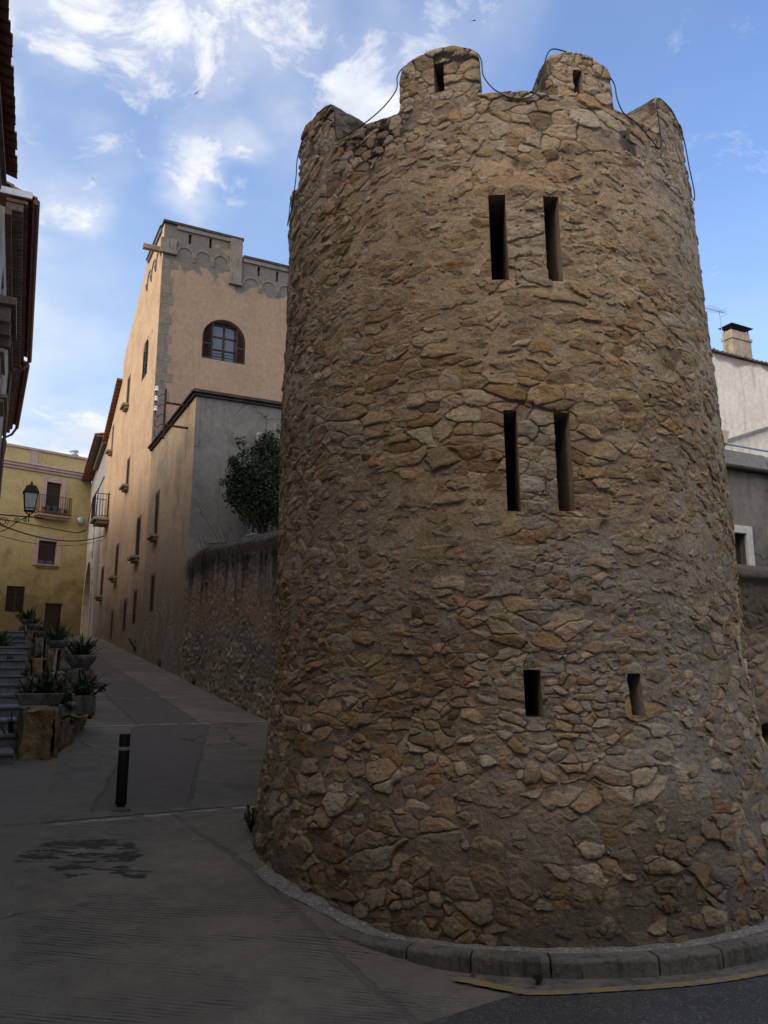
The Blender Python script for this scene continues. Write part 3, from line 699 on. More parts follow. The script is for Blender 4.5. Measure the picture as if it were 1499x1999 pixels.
def ring_faces(na, nb_, base):
    return [(base + i * nb_ + j, base + i * nb_ + (j + 1) % nb_, base + (i + 1) * nb_ + (j + 1) % nb_, base + (i + 1) * nb_ + j) for i in range(na - 1) for j in range(nb_)]
MSLIT = {1: (-58.6, -56.6, 5.97, 6.18), 2: (-18.4, -16.1, 5.96, 6.215), 3: (14.0, 16.3, 5.935, 6.14)}
def merlon_top(t, lo, hi):                    # t 0..1 along the merlon: shoulders rounded, crown arched
    q = abs(2 * t - 1); return ZC + lo + (hi - lo) * (1 - q ** 2.2) + .012 - .045 * sstep(.88, 1.0, q)
for mi, (a, b) in enumerate(MERLONS):
    lo, hi = ((.33, .43), (.34, .44), (.33, .425), (.29, .365), (.30, .37), (.33, .43))[mi]
    skew = (0, .1, .06, -.16, -.1, 0)[mi]
    tha = np.arange(a, b + .01, .16); na = len(tha); zq = np.linspace(0, 1, 78)
    T = (tha - a) / (b - a); Tt = np.clip(T ** math.exp(-skew), 0, 1)
    zt = np.array([merlon_top(t, lo, hi) for t in Tt]) + .014 * fbm(tha * .25, tha * 0, 300 + mi, 3)
    zb = ZC - .012
    Zm = zb + (zt[None, :] - zb) * zq[:, None]; Tm = np.tile(tha, (len(zq), 1))
    d, c = surface(Tm, Zm)
    edge = np.minimum(np.clip((T[None, :]) / .06, 0, 1), np.clip((1 - T[None, :]) / .06, 0, 1)) ; edt = np.clip((1 - zq[:, None]) / .12, 0, 1)
    d = d - .022 * (1 - edt) ** 2 - .012 * (1 - edge) ** 2
    Po = tower_xyz(Tm, rz(Zm) + d, Zm) - TO                                    # outer face
    nz = len(zq); hole = None; keep = np.ones((nz - 1, na - 1), bool)
    if mi in MSLIT:
        ha, hb, hz0, hz1 = MSLIT[mi]; j0, j1 = np.searchsorted(tha, (ha, hb)); zc_ = Zm[:, (j0 + j1) // 2]; i0, i1 = np.searchsorted(zc_, (hz0, hz1))
        keep[i0:i1, j0:j1] = False; hole = (i0, i1, j0, j1)
    Vs, Fs, Cs = [Po.reshape(-1, 3)], [grid_faces(nz, na, keep)], [c.reshape(-1, 3)]; nv_ = nz * na
    # inner edge: same outline, TH_ metres further in
    TH_ = .44
    Zi = Zm.copy(); Pin = tower_xyz(Tm, rz(Zm) - TH_, Zi) - TO
    def patch(rows, cols_):
        global nv_tmp
    def add_patch(G, cc):
        global Vs, Fs, Cs
    # top, two ends and the back, each a relief of its own sewn to the outer edges
    def lerp_patch(E0, E1, nrm, n, sd, amp, stone_uv):
        q = np.linspace(0, 1, n)[:, None, None]; G = E0[None] * (1 - q) + E1[None] * q
        uu, vv = stone_uv
        Q = np.linspace(0, 1, n)[:, None] * TH_ + 0 * uu[None]; W = np.tile(vv[None], (n, 1))
        e, ir, ic, dx, dy = stones(Q / .19 + sd, W / .105, sd)
        H = lambda k: hsh(ic, ir, k); f = 1 - np.exp(-np.maximum(e, 0) * .12 / .012)
        hh = amp * (.6 * (H(1) - .3) * f + .45 * fbm(Q * 14, W * 14, sd, 4))
        fade = np.minimum(1, np.minimum(np.linspace(0, 1, n), np.linspace(1, 0, n)) * 8)[:, None]
        G = G + (hh * fade)[..., None] * nrm
        col = PAL[np.array([0, 5, 3, 5, 1, 3, 0, 7])[np.minimum((H(2) * 8).astype(int), 7)]] * (.75 + .3 * H(3))[..., None]
        mk = sstep(.0, .25, e)[..., None]; col = col * mk + np.array((.27, .225, .17)) * (1 - mk)
        lic = sstep(-.12, .3, fbm(Q * 6, W * 6, sd + 5, 4))[..., None] * .8
        return G, col * (1 - lic) + np.array((.05, .045, .038)) * lic
    for which in ('top', 'endA', 'endB', 'back'):
        if which == 'top':
            G, cc = lerp_patch(Po[-1], Pin[-1], np.array((0, 0, 1.)), 26, 401 + mi, .03, (tha * 0, np.radians(tha) * 1.9)); cc = cc * .55
        elif which == 'endA':
            nrm = -(tower_xyz(np.array(a + .1), 2., np.array(6.)) - tower_xyz(np.array(a), 2., np.array(6.))); nrm /= np.linalg.norm(nrm)
            G, cc = lerp_patch(Po[:, 0], Pin[:, 0], nrm, 44, 421 + mi, .03, (zq * 0, Zm[:, 0])); G = G[::-1]; cc = cc[::-1]
        elif which == 'endB':
            nrm = tower_xyz(np.array(b + .1), 2., np.array(6.)) - tower_xyz(np.array(b), 2., np.array(6.)); nrm /= np.linalg.norm(nrm)
            G, cc = lerp_patch(Po[:, -1], Pin[:, -1], nrm, 44, 441 + mi, .03, (zq * 0, Zm[:, -1]))
        else:
            G, cc = Pin[::-1], np.tile((.3, .25, .19), Pin.shape[:2] + (1,))
        Vs.append(G.reshape(-1, 3)); Cs.append(cc.reshape(-1, 3)); Fs.append(grid_faces(G.shape[0], G.shape[1]) + nv_); nv_ += G.shape[0] * G.shape[1]
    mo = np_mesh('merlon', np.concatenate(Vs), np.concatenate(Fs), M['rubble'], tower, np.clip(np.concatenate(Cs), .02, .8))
    if hole:
        i0, i1, j0, j1 = hole; loop = [(i0, j) for j in range(j0, j1 + 1)] + [(i, j1) for i in range(i0 + 1, i1 + 1)] + [(i1, j) for j in range(j1 - 1, j0 - 1, -1)] + [(i, j0) for i in range(i1 - 1, i0, -1)]
        L = len(loop); r0 = [tuple(Po[i, j]) for i, j in loop]; r1 = [tuple(tower_xyz(np.array(tha[j] * 1.0), rz(6.) - .30, np.array(Zm[i, j])) - TO) for i, j in loop]
        mb = MB(); mb.add(r0 + r1, [(k, (k + 1) % L, (k + 1) % L + L, k + L) for k in range(L)]); so = mb.build('slit', M['niche'], mo)
        bk = MB(); bk.add(r1, [tuple(range(L))]); bk.build('dark_recess', M['dark'], so)

# the cable looped along the battlements
def cab(pts, r=.011):
    out = []
    for th, z, o in pts: out.append(tuple(tower_xyz(np.array(float(th)), rz(z) + o * .6 - .010, np.array(float(z) - (.028 if z > 6.15 else 0)))))
    return out
def smooth_path(P, n=6):
    P = [Vector(p) for p in P]; out = []
    for i in range(len(P) - 1):
        p0, p1, p2, p3 = P[max(i - 1, 0)], P[i], P[i + 1], P[min(i + 2, len(P) - 1)]
        for k in range(n):
            t = k / n; out.append(.5 * ((2 * p1) + (p2 - p0) * t + (2 * p0 - 5 * p1 + 4 * p2 - p3) * t * t + (3 * p1 - p0 - 3 * p2 + p3) * t ** 3))
    out.append(P[-1]); return out
cp_ = [(-104, 6.2, .03), (-96, 6.36, .02), (-88.5, 6.22, .03), (-87, 5.98, .05), (-80, 5.74, .06), (-72, 5.78, .05), (-68.2, 5.98, .05), (-68, 6.2, .04), (-64, 6.30, .03), (-57, 6.37, .02), (-51, 6.36, .02), (-48.2, 6.29, .03), (-46.9, 6.22, .045), (-46.6, 6.02, .045),
       (-45, 5.90, .05), (-40, 5.89, .05), (-34, 5.93, .05), (-30, 6.00, .05), (-27.7, 6.10, .035), (-27.5, 6.24, .03), (-25.5, 6.31, .02), (-20, 6.355, .015), (-15, 6.375, .012), (-11, 6.34, .02), (-8.3, 6.28, .03), (-7.3, 6.20, .04), (-7.0, 6.04, .045),
       (-5, 5.92, .055), (-2, 5.845, .055), (0, 5.825, .055), (3, 5.84, .055), (5.3, 5.92, .055), (6.7, 6.05, .045), (7.3, 6.2, .035), (9, 6.32, .015), (12, 6.33, .012), (17, 6.29, .015), (21, 6.25, .02), (24, 6.19, .03), (25.2, 6.10, .04), (25.5, 5.98, .045),
       (27, 5.87, .05), (31, 5.83, .05), (35, 5.76, .055), (38.5, 5.71, .055), (40.2, 5.78, .05), (40.3, 6.0, .045), (40.6, 6.18, .035), (43, 6.28, .02), (50, 6.30, .02), (57, 6.27, .02), (60.3, 6.18, .035), (61.5, 5.95, .05), (66, 5.80, .07), (72, 5.83, .07), (76.5, 6.05, .05), (77.5, 6.24, .03), (86, 6.36, .02), (94, 6.24, .03)]
mb = MB(); mb.tube(smooth_path(cab(cp_)), .0048, 6)
tag(mb.build('cable', M['cable']), 'dark green cable looped over the battlements of the round tower', 'cable')

# ------------------------------------------------------------------ walls with openings
class Pl:
    """a vertical plane in a frame: a runs along it, z up, o outward"""
    def __init__(s, fr, org, axis, val, out):          # org: (x, y, z) of the parent empty in the frame
        s.fr, s.org, s.axis, s.val, s.out = fr, org, axis, val, out
    def p(s, a, z, o=0.0):
        x, y = (a, s.val + s.out * o) if s.axis == 'y' else (s.val + s.out * o, a)
        return (x - s.org[0], y - s.org[1], z - s.org[2])
    def px(s, x, y): return s.fr.on_y(x, y, s.val) if s.axis == 'y' else s.fr.on_x(x, y, s.val)
    def box(s, mb, a0, a1, z0, z1, o0, o1):
        vs = [s.p(a, z, o) for z in (z0, z1) for o in (o0, o1) for a in (a0, a1)]
        mb.add(vs, [(0, 2, 3, 1), (4, 5, 7, 6), (0, 1, 5, 4), (2, 6, 7, 3), (0, 4, 6, 2), (1, 3, 7, 5)])

def wall_panel(mb, pl, a0, a1, z0, top, holes=(), reveal=.2, o=0.0):
    """holes: (a0, a1, z0, z1, arched). top: number or [(a, z), ...]"""
    if not isinstance(top, (list, tuple)): top = [(a0, top), (a1, top)]
    ta, tz = zip(*top); zt = lambda a: float(np.interp(a, ta, tz))
    br = sorted({a0, a1, *[a for a in ta if a0 < a < a1], *[h[0] for h in holes], *[h[1] for h in holes]})
    for u0, u1 in zip(br[:-1], br[1:]):
        hs = sorted([h for h in holes if h[0] <= u0 + 1e-6 and h[1] >= u1 - 1e-6], key=lambda h: h[2])
        lo = z0
        for h in hs:
            if h[2] > lo + 1e-4: mb.poly(pl.p(u0, lo, o), pl.p(u1, lo, o), pl.p(u1, h[2], o), pl.p(u0, h[2], o))
            lo = h[3]
        mb.poly(pl.p(u0, lo, o), pl.p(u1, lo, o), pl.p(u1, zt(u1), o), pl.p(u0, zt(u0), o))
    for h in holes:
        b0, b1, c0, c1 = h[:4]; r = -reveal + o
        if len(h) > 4 and h[4]:
            w = (b1 - b0) / 2; rise = h[4]; sp = c1 - rise; n = 14
            arc = [((b0 + b1) / 2 - w * math.cos(math.pi * k / n), sp + rise * math.sin(math.pi * k / n)) for k in range(n + 1)]
            for (p, q), (p2, q2) in zip(arc[:-1], arc[1:]):
                mb.poly(pl.p(p, q, o), pl.p(p2, q2, o), pl.p(p2, c1, o), pl.p(p, c1, o))
            loop = [(b1, c0), (b0, c0)] + arc
        else: loop = [(b0, c0), (b1, c0), (b1, c1), (b0, c1)]
        for (p, q), (p2, q2) in zip(loop, loop[1:] + loop[:1]):
            mb.poly(pl.p(p, q, o), pl.p(p2, q2, o), pl.p(p2, q2, r), pl.p(p, q, r))

def window(pl, parent, h, depth=.16, frame='wood', bars=(2, 2), shutter=None, sill=None, grille=False, blind=None):
    """casement set back in its opening; optional stone sill"""
    a0, a1, z0, z1 = h[:4]; arch = h[4] if len(h) > 4 else 0
    f = MB(); t = .05; d0, d1 = -depth - .03, -depth + .03
    for x0, x1, y0, y1 in ((a0, a0 + t, z0, z1), (a1 - t, a1, z0, z1), (a0 + t, a1 - t, z0, z0 + t), (a0 + t, a1 - t, z1 - t, z1)): pl.box(f, x0, x1, y0, y1, d0, d1)
    for k in range(1, bars[0]):
        x = a0 + (a1 - a0) * k / bars[0]; pl.box(f, x - .035, x + .035, z0 + t, z1 - t, d0 + .004, d1 + .004)
    for k in range(1, bars[1]):
        z = z0 + (z1 - z0) * k / bars[1]; pl.box(f, a0 + t, a1 - t, z - .018, z + .018, d0 + .01, d1 - .01)
    w = f.build('window', M[frame], parent)
    g = MB(); g.poly(pl.p(a0 + .01, z0 + .01, -depth - .012), pl.p(a1 - .01, z0 + .01, -depth - .012), pl.p(a1 - .01, z1 - .01, -depth - .012), pl.p(a0 + .01, z1 - .01, -depth - .012)); g.build('pane', M['glass'], w)
    b = MB(); pl.box(b, a0 - .05, a1 + .05, z0 - .05, z1 + .05, -depth - .5, -depth - .06); b.build('dark_room', M['dark'], w)
    if blind:
        q = MB(); n = int((z1 - z0) * blind / .05)
        for k in range(n): pl.box(q, a0 + t, a1 - t, z1 - (k + 1) * .05 + .006, z1 - k * .05, d1 + .002, d1 + .016)
        q.build('blind', M['wood'], w)
    if sill:
        q = MB(); so, st = sill
        pl.box(q, a0 - .14, a1 + .14, z0 - st, z0 - .003, .003, so); pl.box(q, a0 - .08, a1 + .08, z0 - st * 1.9, z0 - st - .002, .003, so * .6)
        q.build('sill', M['sill'], w, bevel=.012)
    return w

def shutter_leaf(pl, parent, a0, a1, z0, z1, o, arch=None, mat='wood'):
    """louvred leaf; arch(a) gives the height of its curved top"""
    q = MB(); zt = arch or (lambda a: z1); st = .045
    def col(u0, u1, lo):
        n = 4
        for k in range(n):
            p0, p1 = u0 + (u1 - u0) * k / n, u0 + (u1 - u0) * (k + 1) / n
            vs = [pl.p(p, z, w) for w in (o, o + .035) for p, z in ((p0, lo), (p1, lo), (p1, zt(p1)), (p0, zt(p0)))]
            q.add(vs, [(0, 1, 2, 3), (7, 6, 5, 4), (0, 4, 5, 1), (1, 5, 6, 2), (2, 6, 7, 3), (3, 7, 4, 0)])
    col(a0, a0 + st, z0); col(a1 - st, a1, z0); pl.box(q, a0 + st, a1 - st, z0, z0 + .07, o, o + .035)
    mid = (z0 + min(zt(a0), zt(a1))) / 2 + .1; pl.box(q, a0 + st, a1 - st, mid - .03, mid + .03, o, o + .035)
    z = z0 + .09
    while z < max(zt(a0 + st), zt(a1 - st)) - .05:
        if abs(z - mid) > .05:
            u0, u1 = a0 + st, a1 - st
            if zt(u0) < z + .03 or zt(u1) < z + .03:
                ok = [u0 + (u1 - u0) * k / 16 for k in range(17) if zt(u0 + (u1 - u0) * k / 16) > z + .03]
                if len(ok) < 2: break
                u0, u1 = ok[0], ok[-1]
            q.add([pl.p(u0, z + .022, o + .006), pl.p(u1, z + .022, o + .006), pl.p(u1, z, o + .032), pl.p(u0, z, o + .032), pl.p(u0, z + .03, o + .006), pl.p(u1, z + .03, o + .006), pl.p(u1, z + .008, o + .032), pl.p(u0, z + .008, o + .032)],
                  [(0, 1, 2, 3), (7, 6, 5, 4), (3, 2, 6, 7), (0, 4, 5, 1)])
        z += .042
    return q.build('shutter', M[mat], parent)

def reveal_frame(pl, parent, h, t=.085):
    q = MB(); e = .016
    if len(h) > 4: return
    pl.box(q, h[0] - t, h[0] - .002, h[2] - .02, h[3] + t, .002, e); pl.box(q, h[1] + .002, h[1] + t, h[2] - .02, h[3] + t, .002, e); pl.box(q, h[0], h[1], h[3] + .002, h[3] + t, .002, e - .003)
    q.build('window_surround', M['surround'], parent, bevel=.006)
def house_root(fr, name, x, y, z, label, cat, group=None):
    return thing(name, fr.w(x, y, z), fr.a, label, cat, group), (x, y, z)

# ------------------------------------------------------------------ grey house on the corner and the tall peach house behind it
XF = 4.42                                            # the street front of the row
sG = ST.on_x(358, 1290, XF)[0]; zGt = ST.on_x(375, 776, XF)[1]
sP = ST.on_x(303, 750, XF)[0]; sE = ST.on_x(200, 1000, XF)[0]
SX = lambda near, far: (lambda a, b: (a[0], b[0], b[1], a[1]))(ST.on_x(*near, XF), ST.on_x(*far, XF))
grey, go = house_root(ST, 'corner_house', XF, sG, 1.2, 'grey rendered lower house with a blackened cornice, standing behind the rubble garden wall', 'house')
plS = Pl(ST, go, 'x', XF, -1); plF = Pl(ST, go, 'y', sG, -1)
wins = [SX((311.5, 960), (300.7, 1048)), SX((302.6, 1122), (292.2, 1194.6))]
mb = MB(); wall_panel(mb, plS, sG, sP, .5, zGt, wins, .24); mb.build('street_wall', M['grey_side'], grey)
mb = MB(); wall_panel(mb, plF, XF, XF + 6.5, .5, zGt); mb.poly(plF.p(XF, zGt - .03), plF.p(XF + 6.5, zGt - .03), plF.p(XF + 6.5, zGt - .03, -(sP - sG)), plF.p(XF, zGt - .03, -(sP - sG)))
mb.poly(plF.p(XF + 6.5, .5), plF.p(XF + 6.5, .5, -(sP - sG)), plF.p(XF + 6.5, zGt, -(sP - sG)), plF.p(XF + 6.5, zGt)); mb.build('front_wall', M['grey_front'], grey)
mb = MB()
for (o0, o1, z0, z1) in ((.0, .07, -.10, -.03), (.0, .13, -.03, .04), (.0, .09, .04, .08)):
    plS.box(mb, sG - o1, sP - .02, zGt + z0, zGt + z1 - .004, o0 - .05, o1); plF.box(mb, XF + .003, XF + 6.5, zGt + z0 + .002, zGt + z1 - .006, o0 - .05, o1 - .003)
mb.build('cornice', M['cornice'], grey, bevel=.015)
for h, sl in zip(wins, ((.2, .09), None)): window(plS, grey, h, .03, bars=(2, 3), sill=sl); reveal_frame(plS, grey, h)
mb = MB(); xq, zq_ = plF.px(503, 862); mb.lathe((0, 0, 0), [(.075, 0), (.08, -.26), (.07, -.32), (.0, -.32)], 14); mb.lathe((0, 0, 0), [(.0, .03), (.075, 0)], 14)
mb.v = [(x + plF.p(xq, zq_, .12)[0], y + plF.p(xq, zq_, .12)[1], z + plF.p(xq, zq_, .12)[2] + .2) for x, y, z in mb.v]; mb.build('wall_lamp', M['wall_lamp'], grey, True)

peach, po = house_root(ST, 'tall_house', XF, sP, 1.8, 'tall peach rendered house with a scalloped parapet and an arched shuttered window', 'house')
plS = Pl(ST, po, 'x', XF, -1); plF = Pl(ST, po, 'y', sP, -1)
zP1 = plF.px(318, 434)[1]; xPs = plF.px(468, 600)[0]; zP2 = plF.px(468, 503)[1]
ha = plF.px(393, 700); hb = plF.px(479, 700); zt_ = plF.px(436, 624)[1]
arch = (ha[0], hb[0], (plF.px(393, 698)[1] + plF.px(479, 712)[1]) / 2, zt_, (hb[0] - ha[0]) * .48)
slots = []
for x, y in ((371, 467), (411, 475), (505, 530), (541, 540)):
    a, z = plF.px(x, y); slots.append((a - .045, a + .045, z - .18, z + .18))
mb = MB(); xr = XF + 8.5
wall_panel(mb, plF, XF, xr, 1.2, [(XF, zP1), (xPs, zP1), (xPs + .002, zP2), (xr, zP2)], [arch] + slots, .3)
mb.poly(plF.p(xr, 1.2), plF.p(xr, 1.2, -7), plF.p(xr, zP2, -7), plF.p(xr, zP2))
# back of the parapet and flat roof behind it
mb.poly(plF.p(XF + .3, zP1 - 1.6, -.301), plF.p(xPs, zP1 - 1.6, -.301), plF.p(xPs, zP1 - .02, -.301), plF.p(XF + .3, zP1 - .02, -.301))
mb.poly(plF.p(xPs, zP2), plF.p(xPs, zP1), plF.p(xPs, zP1, -.3), plF.p(xPs, zP2, -.3))
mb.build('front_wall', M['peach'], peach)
tops = [plS.px(x, y) for x, y in ((291, 500), (242, 701))]
sA, zA = tops[0]; sB, zB = tops[1]; zC_, = (plS.px(240, 742)[1],); sD = sE; zD = plS.px(205, 873)[1]
W = [SX((275.5, 1009), (264.3, 1089)), SX((267.8, 1153.6), (258.5, 1218.6)), SX((247.7, 1171.4), (239.2, 1233.3)), SX((221.7, 1193.4), (214.8, 1248)),
     SX((232.2, 1063.8), (223.7, 1127.7)), SX((201.2 + 2, 1108.3), (195.5, 1164.4)), SX((253.9, 894.3), (246.1, 951.6)), SX((214, 963.2), (208.2, 1015.4)),
     SX((222.5, 831.6), (217.5, 881.9)), SX((254.5, 734.3), (246.8, 795.5)), SX((291.3, 653.8), (276.2, 746.5))]
W[-1] = W[-1] + ((W[-1][1] - W[-1][0]) * .48,)
W = [h for h in W if h[0] > sP + .05 and h[1] < sE - .05]
mb = MB(); wall_panel(mb, plS, sP, sA, 1.2, zP1, [h for h in W if h[1] < sA], .22)
zB2 = zC_
wall_panel(mb, plS, sA, sB, 1.2, [(sA, zA), (sB, zB)], [h for h in W if h[0] > sA and h[1] < sB], .22)
wall_panel(mb, plS, sB, sE, 1.2, [(sB, zC_), (sE, zD)], [h for h in W if h[0] > sB], .22)
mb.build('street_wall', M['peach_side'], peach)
print('windows kept', len(W), sG, sP, sA, sB, sE, [round(q, 2) for q in (zGt, zP1, zP2, zA, zB, zC_, zD)])
mb = MB()
mb.poly(plS.p(sA - .1, zA - .05, -.15), plS.p(sA - .1, zA - .05, -7.8), plS.p(sB, zB - .0, -7.8), plS.p(sB, zB - .0, -.15))
mb.poly(plS.p(sP + .3, zP1 - 1.4, -.2), plS.p(sP + .3, zP1 - 1.4, -7.8), plS.p(sA, zP1 - 1.4, -7.8), plS.p(sA, zP1 - 1.4, -.2))
mb.poly(plS.p(sB, zB, -.0), plS.p(sB, zC_, -.0), plS.p(sB, zC_, -7.8), plS.p(sB, zB, -7.8))
mb.poly(plS.p(sB, 1.2, -7.8), plS.p(sE, 1.2, -7.8), plS.p(sE, zD, -7.8), plS.p(sB, zC_, -7.8)); mb.poly(plS.p(sE, 1.2, 0), plS.p(sE, 1.2, -7.8), plS.p(sE, zD, -7.8), plS.p(sE, zD, 0))
for k in range(18):
    q0, q1 = k / 18, (k + 1) / 18; s0, s1 = sB + (sE - sB) * q0, sB + (sE - sB) * q1; z0, z1 = zC_ + (zD - zC_) * q0, zC_ + (zD - zC_) * q1
    vs = [plS.p(s, z + dz, o) for s, z in ((s0, z0), (s1 + .06, z1 + .03)) for o in (.22, -7.8) for dz in (.02, .10)]
    mb.add(vs, [(0, 1, 3, 2), (4, 6, 7, 5), (0, 4, 5, 1), (2, 3, 7, 6), (0, 2, 6, 4), (1, 5, 7, 3)])
mb.build('roof', M['tile'], peach)
# coping, scalloped frieze, corner stones
mb = MB()
plF.box(mb, XF - .05, xPs + .05, zP1, zP1 + .10, -.33, .09); plF.box(mb, xPs + .05, xr, zP2, zP2 + .10, -.33, .09)
plS.box(mb, sP + .34, sA + .1, zP1 + .001, zP1 + .101, -.33, .09); mb.build('coping', M['cornice'], peach, bevel=.02)
def frieze(pl, a0, a1, zt, w, r, zband):
    """a band that hangs in little round arches on corbels"""
    q = MB(); n = max(1, round((a1 - a0) / w)); w = (a1 - a0) / n; o = .03
    for i in range(n):
        c = a0 + (i + .5) * w; rr = w * .40; K = 12
        arc = [(c - w / 2, zband - .02)] + [(c - rr * math.cos(math.pi * k / K), zband + rr * .95 * math.sin(math.pi * k / K)) for k in range(K + 1)] + [(c + w / 2, zband - .02)]
        for (p, z), (p2, z2) in zip(arc[:-1], arc[1:]):
            top = lambda a: zband + rr * .95 + .07
            t1 = zband + rr * 1.05
            zz, zz2 = (z, z2)
            thick = .075
            def outr(a):
                dq = min(abs(a - c) / (rr + thick), 1); return zband + (rr + thick) * .95 * math.sqrt(max(0, 1 - dq * dq))
            e1, e2 = max(outr(p), z + .001), max(outr(p2), z2 + .001)
            q.poly(pl.p(p, z, o), pl.p(p2, z2, o), pl.p(p2, e2, o), pl.p(p, e1, o)); q.poly(pl.p(p, z, o), pl.p(p2, z2, o), pl.p(p2, z2, .0), pl.p(p, z, .0)); q.poly(pl.p(p, e1, o), pl.p(p2, e2, o), pl.p(p2, e2, 0), pl.p(p, e1, 0))
        for kk, (zz0, zz1, oo) in enumerate(((-.08, -.02, .06), (-.15, -.08, .045), (-.22, -.15, .03))): pl.box(q, c + w / 2 - w * .11, c + w / 2 + w * .11, zband + zz0, zband + zz1, .002, oo)
    pl.box(q, a0, a1, zt - .14, zt - .004, .002, .06)
    return q
zb1 = plF.px(360, 497)[1]; zb2 = plF.px(505, 560)[1]
frieze(plF, XF + .42, xPs - .42, zP1, .62, .3, zb1).build('frieze', M['frieze'], peach); frieze(plF, xPs + .06, xr, zP2, .66, .3, zb2).build('frieze', M['frieze'], peach)
frieze(plS, sP + .35, sA - .05, zP1, .7, .3, zb1).build('frieze', M['frieze'], peach)
mb = MB(); plF.box(mb, xPs - .42, xPs, zb2 - .05, zP1 - .003, .002, .10); plF.box(mb, xPs - .45, xPs + .03, zb2 - .16, zb2 - .052, .002, .14); mb.build('pilaster', M['frieze'], peach, bevel=.01); mb = MB()
plF.box(mb, XF - .10, XF + .42, zb1 - .02, zb1 + .42, .002, .09); plF.box(mb, XF - .12, XF + .45, zb1 - .13, zb1 - .022, .002, .13); mb.build('pilaster', M['frieze'], peach, bevel=.01)
mb = MB(); z = zGt + .2; k = 0; rq = random.Random(9)
while z < zb1 - .35:
    hh = rq.uniform(.26, .40); wd = (.36 if k % 2 else .47) + rq.uniform(-.07, .07)
    plF.box(mb, XF - .012, XF + wd, z + .002, min(z + hh, zb1 - .15), -.05, .004 + rq.uniform(0, .010)); z += hh; k += 1
mb.build('quoin', M['quoin'], peach, bevel=.015)
mb = MB(); p_ = plS.px(300, 524)[0]; a, z = sP + .25, plS.px(300, 524)[1]
plS.box(mb, a - .09, a + .09, z - .08, z - .0, -.05, .62); plS.box(mb, a - .09, a - .055, z, z + .08, -.05, .62); plS.box(mb, a + .055, a + .09, z, z + .08, -.05, .62); mb.build('rain_spout', M['sill'], peach, bevel=.01)
# the arched window
a0, a1, z0, z1, rise = arch; cxw = (a0 + a1) / 2; hw = (a1 - a0) / 2
def archz(a, inset=0.0): return z1 - rise + (rise - inset) * math.sqrt(max(0, 1 - ((a - cxw) / (hw - inset * .2 + 1e-6)) ** 2)) if abs(a - cxw) < hw else z1 - rise
w = window(plF, peach, (a0 + .26 * hw * 2 * .8, a1 - .26 * hw * 2 * .6, z0, z1 - .12), .24, bars=(2, 3))
shutter_leaf(plF, peach, a0 + .01, a0 + hw * .50, z0 + .02, 0, -.10, lambda a: archz(max(a, a0 + .03), .02)); shutter_leaf(plF, peach, a1 - hw * .42, a1 - .01, z0 + .02, 0, -.10, lambda a: archz(min(a, a1 - .03), .02))
mb = MB()
for k in range(3): mb.tube([plF.p(a0 + hw * .5, z0 + .12 + .1 * k, .01), plF.p(a1 - hw * .42, z0 + .12 + .1 * k, .01)], .011, 6)
mb.build('guard_rail', M['iron'], peach)
bd = [h for h in W if abs(h[0] - SX((214, 963.2), (208.2, 1015.4))[0]) < .01]
for h in W:
    nosill = h[3] < 4.2 + .05 * (h[0] - sG) or h in bd or len(h) > 4
    wv = window(plS, peach, h, .03, bars=(2, 3), sill=None if nosill else (.24, .1)); reveal_frame(plS, peach, h)
    if len(h) > 4:
        a0, a1, z0, z1, rs = h; c_ = (a0 + a1) / 2; hw2 = (a1 - a0) / 2
        shutter_leaf(plS, peach, a0 + .01, c_ - .1, z0, 0, -.12, lambda a: z1 - rs + (rs - .02) * math.sqrt(max(0, 1 - ((max(a, a0 + .03) - c_) / hw2) ** 2)))
if bd:
    h = bd[0]; mb = MB(); a0, a1, zb = h[0] - .45, h[1] + .45, h[2] - .02
    plS.box(mb, a0, a1, zb - .12, zb, .002, .62); plS.box(mb, a0 + .1, a1 - .1, zb - .24, zb - .122, .002, .5)
    bal = mb.build('balcony', M['sill'], peach, bevel=.015)
    mb = MB()
    for zz in (.06, .98): mb.tube([plS.p(a0 + .04, zb + zz, .01), plS.p(a0 + .04, zb + zz, .58), plS.p(a1 - .04, zb + zz, .58), plS.p(a1 - .04, zb + zz, .01)], .016, 6)
    n = int((a1 - a0) / .11)
    for k in range(n + 1):
        a = a0 + .04 + (a1 - a0 - .08) * k / n; mb.tube([plS.p(a, zb, .58), plS.p(a, zb + .98, .58)], .009, 5)
    for a in (a0 + .04, a1 - .04):
        for k in range(5): mb.tube([plS.p(a, zb, .06 + .11 * k), plS.p(a, zb + .98, .06 + .11 * k)], .009, 5)
    mb.build('railing', M['iron'], bal)

